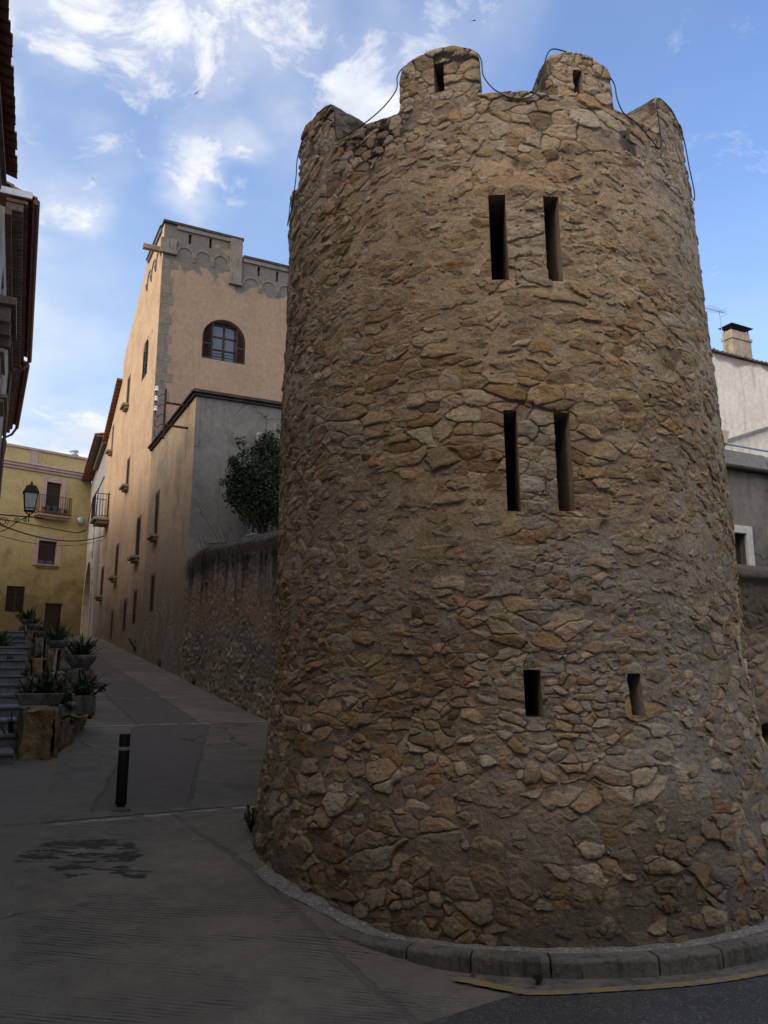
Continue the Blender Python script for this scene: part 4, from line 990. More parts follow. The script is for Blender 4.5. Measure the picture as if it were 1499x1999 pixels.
# iron bracket with insulators on the corner of the grey house
br, bo = house_root(ST, 'insulator_bracket', XF, sG + .4, 7.0, 'rusty iron bracket with white insulators on the corner of the grey house', 'bracket')
pb = Pl(ST, bo, 'x', XF, -1)
def bpt(px, py, o): a, b = pray(px, py); fr = ST; return None
zt1, zt2 = plS.fr.on_x(340, 832, XF)[1], plS.fr.on_x(340, 868, XF)[1]; o_ = .62; aa = sG + .75
mb = MB(); pb.box(mb, aa - .025, aa + .025, zt2 - .35, zt1 + .42, o_ - .025, o_ + .025)
for z in (zt1 + .05, zt2 + .02): pb.box(mb, aa - .02, aa + .02, z - .025, z + .025, -.04, o_ - .026)
mb.build('post', M['rust'], br)
for k in range(5):
    z = zt2 - .25 + k * .27; mb = MB()
    mb.tube([pb.p(aa, z, o_), pb.p(aa, z + .01, o_ + .10), pb.p(aa, z - .07, o_ + .15), pb.p(aa, z - .06, o_ + .22), pb.p(aa, z + .03, o_ + .23), pb.p(aa, z + .10, o_ + .23)], .011, 6)
    hk = mb.build('hook', M['rust'], br)
    if k > 1:
        q = MB(); c = pb.p(aa, z + .06, o_ + .23); q.lathe(c, [(.0, 0), (.055, 0), (.06, .03), (.045, .06), (.035, .075), (.048, .09), (.048, .115), (.03, .14), (0, .145)], 14); q.build('insulator', M['porcelain'], hk, True)

# ------------------------------------------------------------------ rubble garden wall between tower and corner house
def rubble_wall():
    s0, s1 = 6.6, sG - .01; sv = np.linspace(s0, s1, 760); K = 240
    def topz(s): return np.interp(s, [6.6, 12.8, 14.0, 17.5, 18.7, sG], [3.9, 4.02, 4.12, 4.42, 4.45, 4.30]) + .05 * fbm(s * 1.2, s * 0, 501, 3)
    q = np.linspace(0, 1, K)
    # profile: face up, over a rounded crest, and a little down the back
    S, Q = np.meshgrid(sv, q); tz = topz(S); base = ground_z(*(ST.o[:, None, None] + ST.ex[:, None, None] * XF + ST.ey[:, None, None] * S)) - .3
    f = np.clip(Q / .80, 0, 1); ang = np.clip((Q - .80) / .20, 0, 1) * math.pi * .95
    cr = .26
    z = base + (tz - cr - base) * f + cr * np.sin(ang) ; x = XF - .05 + .05 * f + np.where(Q > .80, .30 * (1 - np.cos(ang)), 0)
    U, V = S / .17 + .5 * fbm(S * 3, z * 3, 511, 3), z / .11 + .5 * fbm(S * 3, z * 3, 513, 3)
    e, ir, ic, dx, dy = stones(U, V, 521, dele=.2); H = lambda k: hsh(ic, ir, 530 + k)
    nb = fbm(S * .9, z * .9, 541, 3)
    hgt = (z - base) / 3.2
    cover = np.clip(.30 + .50 * sstep(.2, .5, hgt) + .5 * nb, 0, 1.2)
    ff = 1 - np.exp(-np.maximum(e, 0) * .11 / .012)
    hs = (.006 + .038 * H(1)) * ff + ((H(2) - .5) * .03 * dx + (H(3) - .5) * .04 * dy) * ff + .016 * fbm(S * 16, z * 16, 543, 4)
    hm = .04 * (cover - .1) + .020 * fbm(S * 9, z * 9, 545, 4, .6)
    mk = sstep(-.002, .006, hs - hm); d = np.maximum(hs, hm) + .05 * fbm(S * .8, z * .8, 547, 2)
    crest = sstep(.70, .80, Q + .10 * fbm(S * 3, S * 0, 549, 2))
    strands = fbm(S * 26 + z * 1.5, Q * 9, 551, 4)
    d = d + crest * (.05 * strands + .07 * fbm(S * 5, Q * 14, 559, 3))
    col = PAL[np.array([5, 1, 3, 7, 3, 0, 4, 7])[np.minimum((H(4) * 8).astype(int), 7)]] * (.6 + .3 * H(5))[..., None]
    mo = np.array((.235, .20, .155)) * (1 + .5 * fbm(S * 2, z * 2, 553, 3))[..., None]
    red = (sstep(.45, .62, hgt + .25 * nb) * sstep(.92, .72, hgt + .2 * nb) * .7)[..., None]
    mo = mo * (1 - red) + np.array((.29, .175, .11)) * red
    c = mo * (1 - mk[..., None] * .75) + col * mk[..., None] * .75
    stain = sstep(.56, .80, Q + .34 * vnoise(S * 6, z * .5, 555) + .20 * vnoise(S * 17, z * 1.2, 557) + .1 * fbm(S * 30, z * 8, 561, 3))[..., None] * .9
    c = c * (1 - stain) + np.array((.050, .046, .042)) * stain
    gry = (sstep(.84, .93, Q + .12 * strands))[..., None] * .45
    c = c * (1 - gry) + np.array((.17, .16, .145)) * (1 + 1.6 * strands[..., None]) * gry
    nx = np.where(Q > .80, -np.cos(ang), -1.); nzv = np.where(Q > .80, np.sin(ang), 0)
    X = x + nx * d; Z = z + nzv * d
    P = ST.o[:, None, None] + ST.ex[:, None, None] * X + ST.ey[:, None, None] * S
    Vv = np.stack([P[0], P[1], Z], -1)
    o0 = ST.w(XF, 13, 0)
    root = thing('garden_wall', o0, 0, 'rubble garden wall with a rounded blackened crest running from the tower to the grey house', 'wall')
    np_mesh('masonry', Vv.reshape(-1, 3) - np.array(o0), grid_faces(K, len(sv)), M['rubble'], root, np.clip(c, .015, .7).reshape(-1, 3))
    # dry strands lying over the crest and hanging down the face
    g = MB(); r = random.Random(5)
    for i in range(420):
        s = r.uniform(12.0, sG - .15); t = float(topz(np.array(s))); drop = r.uniform(.05, .32) * (1.2 if r.random() < .25 else .7)
        x0 = XF + r.uniform(.05, .4); pts = [(x0, s, t + r.uniform(.0, .05)), (XF - .02, s + r.uniform(-.06, .06), t - .04 + r.uniform(0, .05)), (XF - .12 - r.uniform(0, .05), s + r.uniform(-.1, .1), t - .3 * drop - .12), (XF - .10 - r.uniform(0, .05), s + r.uniform(-.12, .12), t - drop - .2)]
        if r.random() < .08: pts = [(XF + .1, s, t - .02), (XF + .05, s + .05, t + .12), (XF - .02, s + .15, t + .2 + r.uniform(0, .25))]
        wd = r.uniform(.005, .013); pw = [Vector(ST.w(*p)) - Vector(o0) for p in pts]; side = Vector((ST.ey[0], ST.ey[1], 0)) * wd
        for p, q2 in zip(pw[:-1], pw[1:]): g.add([p - side, p + side, q2 + side, q2 - side], [(0, 1, 2, 3)])
    dv = g.build('dry_strand', M['dry'], None); dv.location = o0
    tag(dv, 'dead dry vine stems draped over the crest of the garden wall', 'dead vine')
rubble_wall()

# ------------------------------------------------------------------ yellow house and white house closing the street
rB = pray(163, 1150); yaw = math.atan2(.687, .727)
YF = Frame(rB[0] * 43.5, 43.5, yaw); gB = gz(rB[0] * 43.5, 43.5)
yel, yo = house_root(YF, 'yellow_house', 0, 0, gB, 'yellow rendered house with pink stone window surrounds closing the far end of the street', 'house')
pY = Pl(YF, yo, 'y', 0, -1)
def rect(x0, x1, y0, y1):
    xm, ym = (x0 + x1) / 2, (y0 + y1) / 2
    return (pY.px(x0, ym)[0], pY.px(x1, ym)[0], pY.px(xm, y1)[1], pY.px(xm, y0)[1])
Ht = pY.px(100, 886)[1]; Hc = pY.px(100, 920)[1]
hU, hM, hD, hL = rect(89, 118, 942, 1008), rect(74, 109.5, 1056, 1102), rect(85.5, 119, 1177, 1262), rect(11, 47, 1144, 1195)
wst = hU[1] - hU[0]; dU = -4.3
hU2 = (hU[0] + dU, hU[1] + dU) + hU[2:]; hM2 = (hM[0] + dU, hM[1] + dU) + hM[2:]
mb = MB(); wall_panel(mb, pY, -9.0, 0, gB - 1.2, Ht, [hU, hM, hD, hL, hU2, hM2], .22)
mb.poly(pY.p(0, gB - 1.2), pY.p(0, gB - 1.2, -8), pY.p(0, Ht, -8), pY.p(0, Ht)); mb.poly(pY.p(-9, Ht - .6), pY.p(0, Ht - .6), pY.p(0, Ht - .6, -8), pY.p(-9, Ht - .6, -8)); mb.build('wall', M['yellow'], yel)
mb = MB(); pY.box(mb, -9, .06, Hc - .16, Hc - .02, .002, .10); pY.box(mb, -9, .12, Hc - .019, Hc + .12, .002, .18); pY.box(mb, -9, .15, Hc + .121, Hc + .2, .002, .24); mb.build('cornice', M['pink_trim'], yel, bevel=.02)
mb = MB(); pY.box(mb, -9, .08, Ht, Ht + .14, -.3, .08); mb.build('coping', M['pink_trim'], yel, bevel=.02)
for a in (pY.px(66, 900)[0], -.22, -6.3):
    mb = MB(); pY.box(mb, a - .2, a + .2, Hc + .202, Ht - .003, .002, .05); mb.build('parapet_pier', M['pink_trim'], yel)
def surround(h, t, o=.045, bottom=True):
    mb = MB(); pY.box(mb, h[0] - t, h[0], h[2] - (t * .35 if bottom else 0), h[3] + t, .003, o); pY.box(mb, h[1], h[1] + t, h[2] - (t * .35 if bottom else 0), h[3] + t, .003, o)
    pY.box(mb, h[0] + .001, h[1] - .001, h[3], h[3] + t, .003, o - .002); mb.build('window_surround', M['pink_trim'], yel, bevel=.01)
def balcony_y(h):
    a0, a1, zb = h[0] - .55, h[1] + .45, h[2] - .02
    mb = MB(); pY.box(mb, a0, a1, zb - .1, zb, .002, .62); pY.box(mb, a0 + .1, a1 - .1, zb - .22, zb - .102, .002, .5); bal = mb.build('balcony', M['sill'], yel, bevel=.02)
    mb = MB()
    for zz in (.07, 1.0): mb.tube([pY.p(a0 + .04, zb + zz, .02), pY.p(a0 + .04, zb + zz, .58), pY.p(a1 - .04, zb + zz, .58), pY.p(a1 - .04, zb + zz, .02)], .018, 5)
    n = int((a1 - a0) / .12)
    for k in range(n + 1):
        a = a0 + .04 + (a1 - a0 - .08) * k / n; mb.tube([pY.p(a, zb, .58), pY.p(a, zb + 1.0, .58)], .011, 5)
    for a in (a0 + .04, a1 - .04):
        for k in range(4): mb.tube([pY.p(a, zb, .08 + .14 * k), pY.p(a, zb + 1.0, .08 + .14 * k)], .011, 5)
    mb.build('railing', M['iron'], bal); return a0, a1, zb
for h in (hU, hU2):
    surround(h, .27, bottom=False); window(pY, yel, h, .17, bars=(2, 1), blind=.66); bx = balcony_y(h)
for h in (hM, hM2):
    surround(h, .27); window(pY, yel, h, .17, bars=(2, 1), blind=.8, sill=(.16, .1))
w = window(pY, yel, hL, .15, bars=(2, 1)); m_ = (hL[0] + hL[1]) / 2
shutter_leaf(pY, yel, hL[0] + .01, m_ - .004, hL[2] + .01, hL[3] - .01, -.05, None); shutter_leaf(pY, yel, m_ + .004, hL[1] - .01, hL[2] + .01, hL[3] - .01, -.05, None)
mb = MB(); pY.box(mb, hD[0] + .01, hD[1] - .01, hD[2], hD[3] - .01, -.2, -.14); m_ = (hD[0] + hD[1]) / 2
for a0, a1 in ((hD[0] + .1, m_ - .06), (m_ + .06, hD[1] - .1)):
    for z0, z1 in ((hD[2] + .2, hD[2] + .9), (hD[2] + 1.0, hD[3] - .5)): pY.box(mb, a0, a1, z0, z1, -.139, -.12)
mb.build('door', M['wood'], yel)
mb = MB(); c = pY.px(155, 1017); mb.lathe((0, 0, 0), [(0, 0), (.16, .0), (.2, .1), (.2, .22), (.12, .26), (0, .27)], 16)
mb.v = [pY.p(c[0] + x, c[1] + y, .02 + z) for x, y, z in mb.v]; mb.build('siren', M['zinc'], yel, True)
mb = MB(); z = pY.px(100, 1030)[1]; mb.tube([pY.p(-9, z + .25, .02), pY.p(-4, z + .1, .02), pY.p(-.9, z - .12, .02), pY.p(-.6, z - .12, .02), pY.p(-.1, z + .1, .02)], .018, 5); mb.build('wall_cable', M['cable'], yel)
mb = MB(); cx, cz = pY.px(161, 885); mb.lathe(pY.p(cx, Ht - .5, -1.2), [(.21, 0), (.21, .95), (.26, .96), (.26, 1.02), (.17, 1.03), (.17, 1.16), (.24, 1.17), (.24, 1.24), (.0, 1.3)], 18); mb.build('chimney', M['zinc'], yel)
# flower pots standing on the yellow house's balcony
def leaf_ball(mb, c, r, n, size, rnd, flat=1.0):
    for i in range(n):
        v = Vector((rnd.gauss(0, 1), rnd.gauss(0, 1), rnd.gauss(0, 1))).normalized() * r * rnd.uniform(.35, 1.0); v.z *= flat
        p = Vector(c) + v; nrm = (v.normalized() + Vector((rnd.uniform(-.8, .8), rnd.uniform(-.8, .8), rnd.uniform(-.2, 1.0)))).normalized()
        a = nrm.orthogonal().normalized(); a.rotate(Matrix.Rotation(rnd.uniform(0, 6.28), 3, nrm)); b = nrm.cross(a); L, W_ = size * rnd.uniform(.7, 1.3), size * .36
        mb.add([p - a * L * .5, p + b * W_ * .6 - a * .05 * L + nrm * .04 * L, p + a * L * .5 - nrm * .1 * L, p - b * W_ * .6 - a * .05 * L + nrm * .04 * L], [(0, 1, 2, 3)])
rnd = random.Random(21)
for k, a in enumerate((.22, .42, .66, .84)):
    a0 = hU[0] - .55; a1 = hU[1] + .45; zb = hU[2] - .02; q = a0 + (a1 - a0) * a
    loc = YF.w(q, -.38, zb); t = thing('flower_pot', loc, 0, 'small potted plant on the balcony of the yellow house', 'potted plant', 'potted plants on the yellow balcony')
    mb = MB(); mb.lathe((0, 0, 0), [(0, 0), (.09, 0), (.13, .2), (.11, .2), (.0, .18)], 12); mb.build('pot', M['tile'], t)
    mb = MB(); leaf_ball(mb, (0, 0, .32), .16, 70, .09, rnd); mb.build('foliage', M['leaf'], t)

A = ST.w(XF, sE); Bv = YF.w(0, .0); dvec = np.array([Bv.x - A.x, Bv.y - A.y]); Lw = float(np.linalg.norm(dvec)); WF = Frame(A.x, A.y, math.atan2(-dvec[0], dvec[1]))
zA_ = gz(A.x, A.y)
whi, wo = house_root(WF, 'white_house', 0, 0, zA_, 'narrow white rendered house with an arched stone portal between the yellow and the peach house', 'house')
pW = Pl(WF, wo, 'x', 0, -1); Hw = pW.px(185, 925)[1]
pa0, pa1 = pW.px(176.5, 1180)[0], pW.px(163.5, 1180)[0]; pzt = pW.px(169, 1108)[1]
ph = (pa0, pa1, zA_ - .6, pzt, (pa1 - pa0) * .5)
mb = MB(); wall_panel(mb, pW, 0, Lw, zA_ - 1, Hw, [ph], .4); mb.poly(pW.p(0, Hw - .02), pW.p(Lw, Hw - .02), pW.p(Lw, Hw + 1.2, -6), pW.p(0, Hw + 1.2, -6)); mb.build('wall', M['white_wall'], whi)
mb = MB(); zst = pW.px(165, 1055)[1]; t = .55; n = 14; c_ = (pa0 + pa1) / 2; hw = (pa1 - pa0) / 2; sp = pzt - hw
pW.box(mb, pa0 - t, pa0, zA_ - .6, sp, .002, .06); pW.box(mb, pa1, pa1 + t, zA_ - .6, sp, .002, .06)
for k in range(n):
    b0, b1 = math.pi * k / n + .006, math.pi * (k + 1) / n - .006
    vs = [pW.p(c_ - r * math.cos(b), sp + r * math.sin(b), o) for o in (.002, .06) for r, b in ((hw, b0), (hw, b1), (hw + t, b1), (hw + t, b0))]
    mb.add(vs, [(0, 1, 2, 3), (7, 6, 5, 4), (0, 4, 5, 1), (1, 5, 6, 2), (2, 6, 7, 3), (3, 7, 4, 0)])
mb.build('portal', M['portal'], whi)
mb = MB(); pW.box(mb, pa0 - .1, pa1 + .1, zA_ - .6, pzt + .1, -.5, -.38); mb.build('door', M['wood_grey'], whi)
mb = MB()
for k in range(int(Lw / .24)):
    s = .12 + k * .24
    for o0, o1, dz in ((.55, -1.2, 0), (-1.1, -3.2, .36), (-3.1, -6, .8)):
        P_ = [(.095 * math.cos(math.pi * j / 5), .085 * math.sin(math.pi * j / 5)) for j in range(6)]
        z0 = Hw + .06 + dz * 1.0; z1 = z0 + (o0 - o1) * .2
        vs = [pW.p(s + a, z + b, o) for o, z in ((o0, z0), (o1, z1)) for a, b in P_]
        mb.add(vs, [(j, j + 1, j + 7, j + 6) for j in range(5)] + [(0, 1, 2, 3, 4, 5)])
mb.poly(pW.p(0, Hw + .05, .5), pW.p(Lw, Hw + .05, .5), pW.p(Lw, Hw + 1.35, -6), pW.p(0, Hw + 1.35, -6)); mb.build('roof', M['tile'], whi)
mb = MB(); pW.box(mb, .0, Lw * .55, Hw - .30, Hw - .02, .003, .2); pW.box(mb, .0, Lw * .55, Hw - .016, Hw + .045, .003, .46); mb.build('eave', M['soffit'], whi)
mb = MB(); mb.tube(smooth_path([pW.p(Lw - .05, Hw - 2.2, .02), pW.p(Lw * .7, Hw - 1.5, .03), pW.p(Lw * .3, Hw - 1.7, .03), pW.p(.1, Hw - 1.8, .03)]), .02, 5); mb.tube(smooth_path([pW.p(Lw * .3, Hw - 1.7, .03), pW.p(Lw * .42, Hw - 3, .03), pW.p(Lw * .42, Hw - 6, .03)]), .015, 5); mb.build('wall_cable', M['cable'], whi)

# ------------------------------------------------------------------ row of houses on the left, eaves over the street
ZE = 9.62
def eave_house(fr, L, name, label, mat, over=.44, zinc=False, end=None, seed=1, win=True, gutter=True, zE=ZE):
    """facade at x = 0 facing the street (+x); roof slopes up away from it"""
    r, o = house_root(fr, name, 0, 0, gz(*fr.w(0, 0)[:2]), label, 'house'); pl = Pl(fr, o, 'x', 0, 1)
    hs = []
    if win:
        for i in range(int(L / 3.2)):
            a = 1.1 + i * 3.2
            for z in (3.6, 6.6): hs.append((a, a + .95, z + gz(*fr.w(0, a)[:2]) * .6, z + 1.6 + gz(*fr.w(0, a)[:2]) * .6))
    mb = MB(); zw = zE - .25; wall_panel(mb, pl, 0, L, -.3, zw, hs, .2)
    for a in (0, L): mb.poly(pl.p(a, -.3), pl.p(a, -.3, -7), pl.p(a, zw + 2.2, -7), pl.p(a, zw))
    mb.build('wall', M[mat], r)
    for h in hs: window(pl, r, h, .15, bars=(2, 2), sill=(.16, .09))
    # corbelled eave: two courses of bricks on edge, then boards
    mb = MB(); pl.box(mb, 0, L, zE - .36, zE - .255, .003, .10); pl.box(mb, 0, L, zE - .11, zE - .055, .003, over - .10); n = int(L / .17)
    for k in range(n): pl.box(mb, k * L / n + .03, k * L / n + .13, zE - .25, zE - .112, .003, over * .62)
    mb.build('cornice', M['soffit'], r)
    mb = MB(); n = int(L / .205); sl = .30; rq = random.Random(seed)
    mb.poly(pl.p(0, zE - .05, over - .12), pl.p(L, zE - .05, over - .12), pl.p(L, zE - .05 + sl * (over + 6.9), -7), pl.p(0, zE - .05 + sl * (over + 6.9), -7))
    for k in range(n):
        a = (k + .5) * L / n; j = rq.uniform(-.02, .02); w_ = L / n
        for rr, dz, aa, up in ((.088, .0, a, 1), (.088, .02, a + w_ / 2, -1)):
            P_ = [(rr * math.cos(math.pi * q / 6), up * rr * .8 * math.sin(math.pi * q / 6)) for q in range(7)]
            for t0, t1, lift in ((over + .05 + j, over - .40, .03), (over - .34, over - .8, .06), (over - .74, over - 1.2, .09)):
                vs = [pl.p(aa + p, zE + lift + dz + (.02 if up > 0 else .07) + q + sl * (over - t), t) for t in (t0, t1) for p, q in P_]
                vs += [pl.p(aa + p * .8, zE + lift + dz + (.02 if up > 0 else .07) + q * .8 + sl * (over - t0), t0) for p, q in P_]
                mb.add(vs, [(q, q + 1, q + 8, q + 7) for q in range(6)] + [(q, q + 1, q + 15, q + 14) for q in range(6)])
    mb.build('roof', M['tile'], r)
    if gutter:
        mb = MB(); mb.tube([pl.p(.02, zE - .02, over + .03), pl.p(L - .02, zE - .035, over + .03)], .055, 10); mb.tube([pl.p(L - .1, zE - .05, over + .03), pl.p(L - .1, zE - .3, over - .1), pl.p(L - .1, zE - .5, .06), pl.p(L - .1, .6, .06)], .04, 8); mb.build('gutter', M['gutter'], r)
    if zinc:
        mb = MB(); pl.box(mb, -.06, -.002, zE - .02, zE + .10, -.3, over - .04); mb.build('flashing', M['zinc'], r)
    return r, pl
l1 = lambda s: -.38 + .0663 * (s - 9.48)
H1 = Frame(*ST.w(l1(3.2) - .45, 3.2)[:2], ST.a - math.atan(.0663)); eave_house(H1, 10.2, 'eave_house', 'pale old house nearest on the left with a weathered clay tile eave', 'left_wall', seed=2, gutter=False)
H2 = Frame(*ST.w(.22 - .44, 13.85)[:2], ST.a - math.atan(.0413)); h2, pl2 = eave_house(H2, 7.9, 'eave_house', 'pale house with red tile eave and zinc flashing, middle of the left row', 'left_wall', zinc=True, seed=3)
H3 = Frame(*ST.w(.52 - .44, 21.95)[:2], ST.a); h3, pl3 = eave_house(H3, 6.1, 'eave_house', 'pale house with red tile eave, last of the left row before the yellow house', 'left_wall', seed=4, zE=ZE - .05)
H4 = Frame(*ST.w(-.36, 28.4)[:2], ST.a); eave_house(H4, 10.5, 'eave_house', 'plain pale house added out of view past the left row to shade the street', 'left_wall', seed=6, zE=ZE + .6, over=.3, gutter=False)  # unseen house added to shade the far end of the street
mb = MB(); pl2.box(mb, .3, 2.0, 7.78, 7.92, .003, .30)
for a in (.4, 1.0, 1.6): pl2.box(mb, a, a + .16, 7.5, 7.778, .003, .22)
bal = mb.build('balcony', M['wood_grey'], h2, bevel=.01)
# unseen tall terrace added behind the viewer to keep the tower in shade
OH = Frame(-13, -3.4, 0)
r, o = house_root(OH, 'shading_terrace', 0, 0, 0, 'pale four storey terrace added out of view across the road to shade the tower', 'house'); pO = Pl(OH, o, 'y', 0, 1)
hs = [(1.6 + 2.7 * i, 2.6 + 2.7 * i, z, z + 1.7) for i in range(10) for z in (1.0, 4.0, 6.8)]
mb = MB(); wall_panel(mb, pO, 0, 30, -.3, 10.6, hs, .2); mb.poly(pO.p(0, -.3), pO.p(0, -.3, -9), pO.p(0, 10.6, -9), pO.p(0, 10.6)); mb.poly(pO.p(30, -.3), pO.p(30, -.3, -9), pO.p(30, 10.6, -9), pO.p(30, 10.6)); mb.poly(pO.p(0, 10.6), pO.p(30, 10.6), pO.p(30, 10.6, -9), pO.p(0, 10.6, -9)); mb.build('wall', M['left_wall'], r)
for h in hs[::3]: window(pO, r, h, .15)
for h in hs[1::3] + hs[2::3]: window(pO, r, h, .15, sill=(.14, .08))

# ------------------------------------------------------------------ street lantern on its scrolled arm, wires
la = at(58, 990, 20.0); ll, lsx = ST.inv(la.x, la.y); lan = thing('wall_lantern', la, ST.a, 'black iron lantern on a scrolled wall arm in front of the yellow house', 'street lamp')
zb = at(58, 1003, 20.0).z - la.z; T = lambda x, y, z: (x, y, z)
mb = MB(); fw = l3 = ll - (.52 - .44)
mb.tube([(-fw + .0, 0, zb - .08), (.35, 0, zb - .08)], .018, 6); mb.tube([(-fw + .02, 0, zb + .12), (-fw + .02, 0, zb - .6)], .02, 6)
mb.tube(smooth_path([(-fw + .02, 0, zb - .55), (-fw + .3, 0, zb - .46), (-fw + .6, 0, zb - .2), (-.05, 0, zb - .10)]), .013, 6)
def scroll(cx, cz, r, flip=1, turns=1.6): return [(cx + r * (1 - .72 * k / 30) * math.cos(flip * 2 * math.pi * turns * k / 30 - 1.57), 0, cz + r * (1 - .72 * k / 30) * math.sin(flip * 2 * math.pi * turns * k / 30 - 1.57)) for k in range(31)]
mb.tube(scroll(-fw + .24, zb - .25, .13), .011, 6); mb.tube(scroll(-fw + .56, zb - .18, .07, -1), .01, 6); mb.tube(scroll(-.1, zb - .16, .06, 1), .01, 6); mb.build('arm', M['iron'], lan)
mb = MB(); hb_, ht_ = .14, .20; z0, z1 = zb + .07, zb + .53
for i in range(4):
    x, y = (1, 1, -1, -1)[i], (1, -1, -1, 1)[i]; x2, y2 = (1, 1, -1, -1)[(i + 1) % 4], (1, -1, -1, 1)[(i + 1) % 4]
    mb.tube([(x * hb_ * .8, y * hb_ * .8, z0), (x * ht_ * .8, y * ht_ * .8, z1)], .012, 5)
    for h, z in ((hb_ * .8, z0), (ht_ * .8, z1), (hb_ * .84, z0 + .07)): mb.tube([(x * h, y * h, z), (x2 * h, y2 * h, z)], .012, 5)
    mb.tube([(x * hb_ * .8, y * hb_ * .8, z0), (x * .06, y * .06, z0 - .05), (0, 0, zb - .07)], .01, 5)
mb.tube([(0, 0, zb - .22), (0, 0, zb + .07)], .014, 6)
for k, (h, z, h2_, z2) in enumerate(((.19, z1 + .01, .125, z1 + .16), (.135, z1 + .16, .06, z1 + .22))):
    vs = [(x * h, y * h, z) for x, y in ((1, 1), (-1, 1), (-1, -1), (1, -1))] + [(x * h2_, y * h2_, z2) for x, y in ((1, 1), (-1, 1), (-1, -1), (1, -1))]
    mb.add(vs, [(0, 1, 5, 4), (1, 2, 6, 5), (2, 3, 7, 6), (3, 0, 4, 7), (4, 5, 6, 7), (3, 2, 1, 0)])
mb.lathe((0, 0, z1 + .21), [(.04, 0), (.02, .03), (.035, .05), (.015, .09), (0, .14)], 10); hd = mb.build('lantern', M['iron'], lan)
mb = MB(); q0, q1 = hb_ * .77, ht_ * .77; vs = [(x * q0, y * q0, z0 + .01) for x, y in ((1, 1), (-1, 1), (-1, -1), (1, -1))] + [(x * q1, y * q1, z1 - .005) for x, y in ((1, 1), (-1, 1), (-1, -1), (1, -1))]
mb.add(vs, [(0, 1, 5, 4), (1, 2, 6, 5), (2, 3, 7, 6), (3, 0, 4, 7), (4, 5, 6, 7), (3, 2, 1, 0)]); mb.build('lantern_glass', M['lamp_glass'], hd)
w0 = ST.w(.09, 22.5, at(0, 1030, 21).z); w1 = ST.w(XF - .02, sE - 1.4, plS.px(205, 1046)[1]); w1b = ST.w(XF - .02, sE - 1.35, plS.px(205, 1052)[1])
for wa, wb, sag, rr, lb in ((w0, w1, .35, .022, 'thick black cable strung across the street below the lantern'), (w0 - Vector((0, 0, .3)), w1b, .3, .009, 'thin wire strung across the street just under the thick cable')):
    mb = MB(); mb.tube([wa.lerp(wb, k / 20) - Vector((0, 0, sag * 4 * (k / 20) * (1 - k / 20))) for k in range(21)], rr, 5); tag(mb.build('overhead_cable', M['cable']), lb, 'cable')

# ------------------------------------------------------------------ steps, planter wall, planters, plants
mb = MB(); s0, z0, nst, tr, rs = 10.45, .60, 14, .80, .142
for k in range(nst):
    s = s0 + k * tr; z = z0 + (k + 1) * rs; g0 = gz(*ST.w(.5, s)[:2]) - .5
    vs = [ST.w(l, y, zz) for zz in (g0, z - .035) for y in (s, s + tr + .01) for l in (-.75, min(1.0, .50 + .055 * (s - s0)))]
    mb.add(vs, [(0, 2, 3, 1), (4, 5, 7, 6), (0, 1, 5, 4), (2, 6, 7, 3), (0, 4, 6, 2), (1, 3, 7, 5)])
tag(mb.build('steps', stone_mat('step_riser', (.21, .21, .215), (.15, .15, .155), 4, .008, .4)), kind='structure')
mb = MB(); rq = random.Random(12)
for k in range(nst):
    s = s0 + k * tr; z = z0 + (k + 1) * rs; er = min(1.0, .50 + .055 * (s - s0)); ls_ = [-.75, rq.uniform(-.3, .05), rq.uniform(.2, er - .15), er]
    for a, b in zip(ls_[:-1], ls_[1:]):
        vs = [ST.w(l, y, zz + rq.uniform(-.003, .003)) for zz in (z - .034, z) for y in (s - .03, s + tr - .032) for l in (a + .004, b - .004)]
        mb.add(vs, [(0, 2, 3, 1), (4, 5, 7, 6), (0, 1, 5, 4), (2, 6, 7, 3), (0, 4, 6, 2), (1, 3, 7, 5)])
tag(mb.build('step_treads', stone_mat('step_slate', (.20, .203, .21), (.145, .148, .155), 3, .004, .25), bevel=.006), kind='structure')
zt_s = z0 + nst * rs; se_ = s0 + nst * tr
sheet_pts = [[ST.w(l, s, 0) for l in (-2.5, -1, 0, 1.02)] for s in np.linspace(se_, 42, 20)]
V = [(p.x, p.y, max(zt_s - .002, gz(p.x, p.y) + .01)) for row in sheet_pts for p in row]
tag(np_mesh('landing', V, grid_faces(20, 4), M['kerb']), kind='structure')

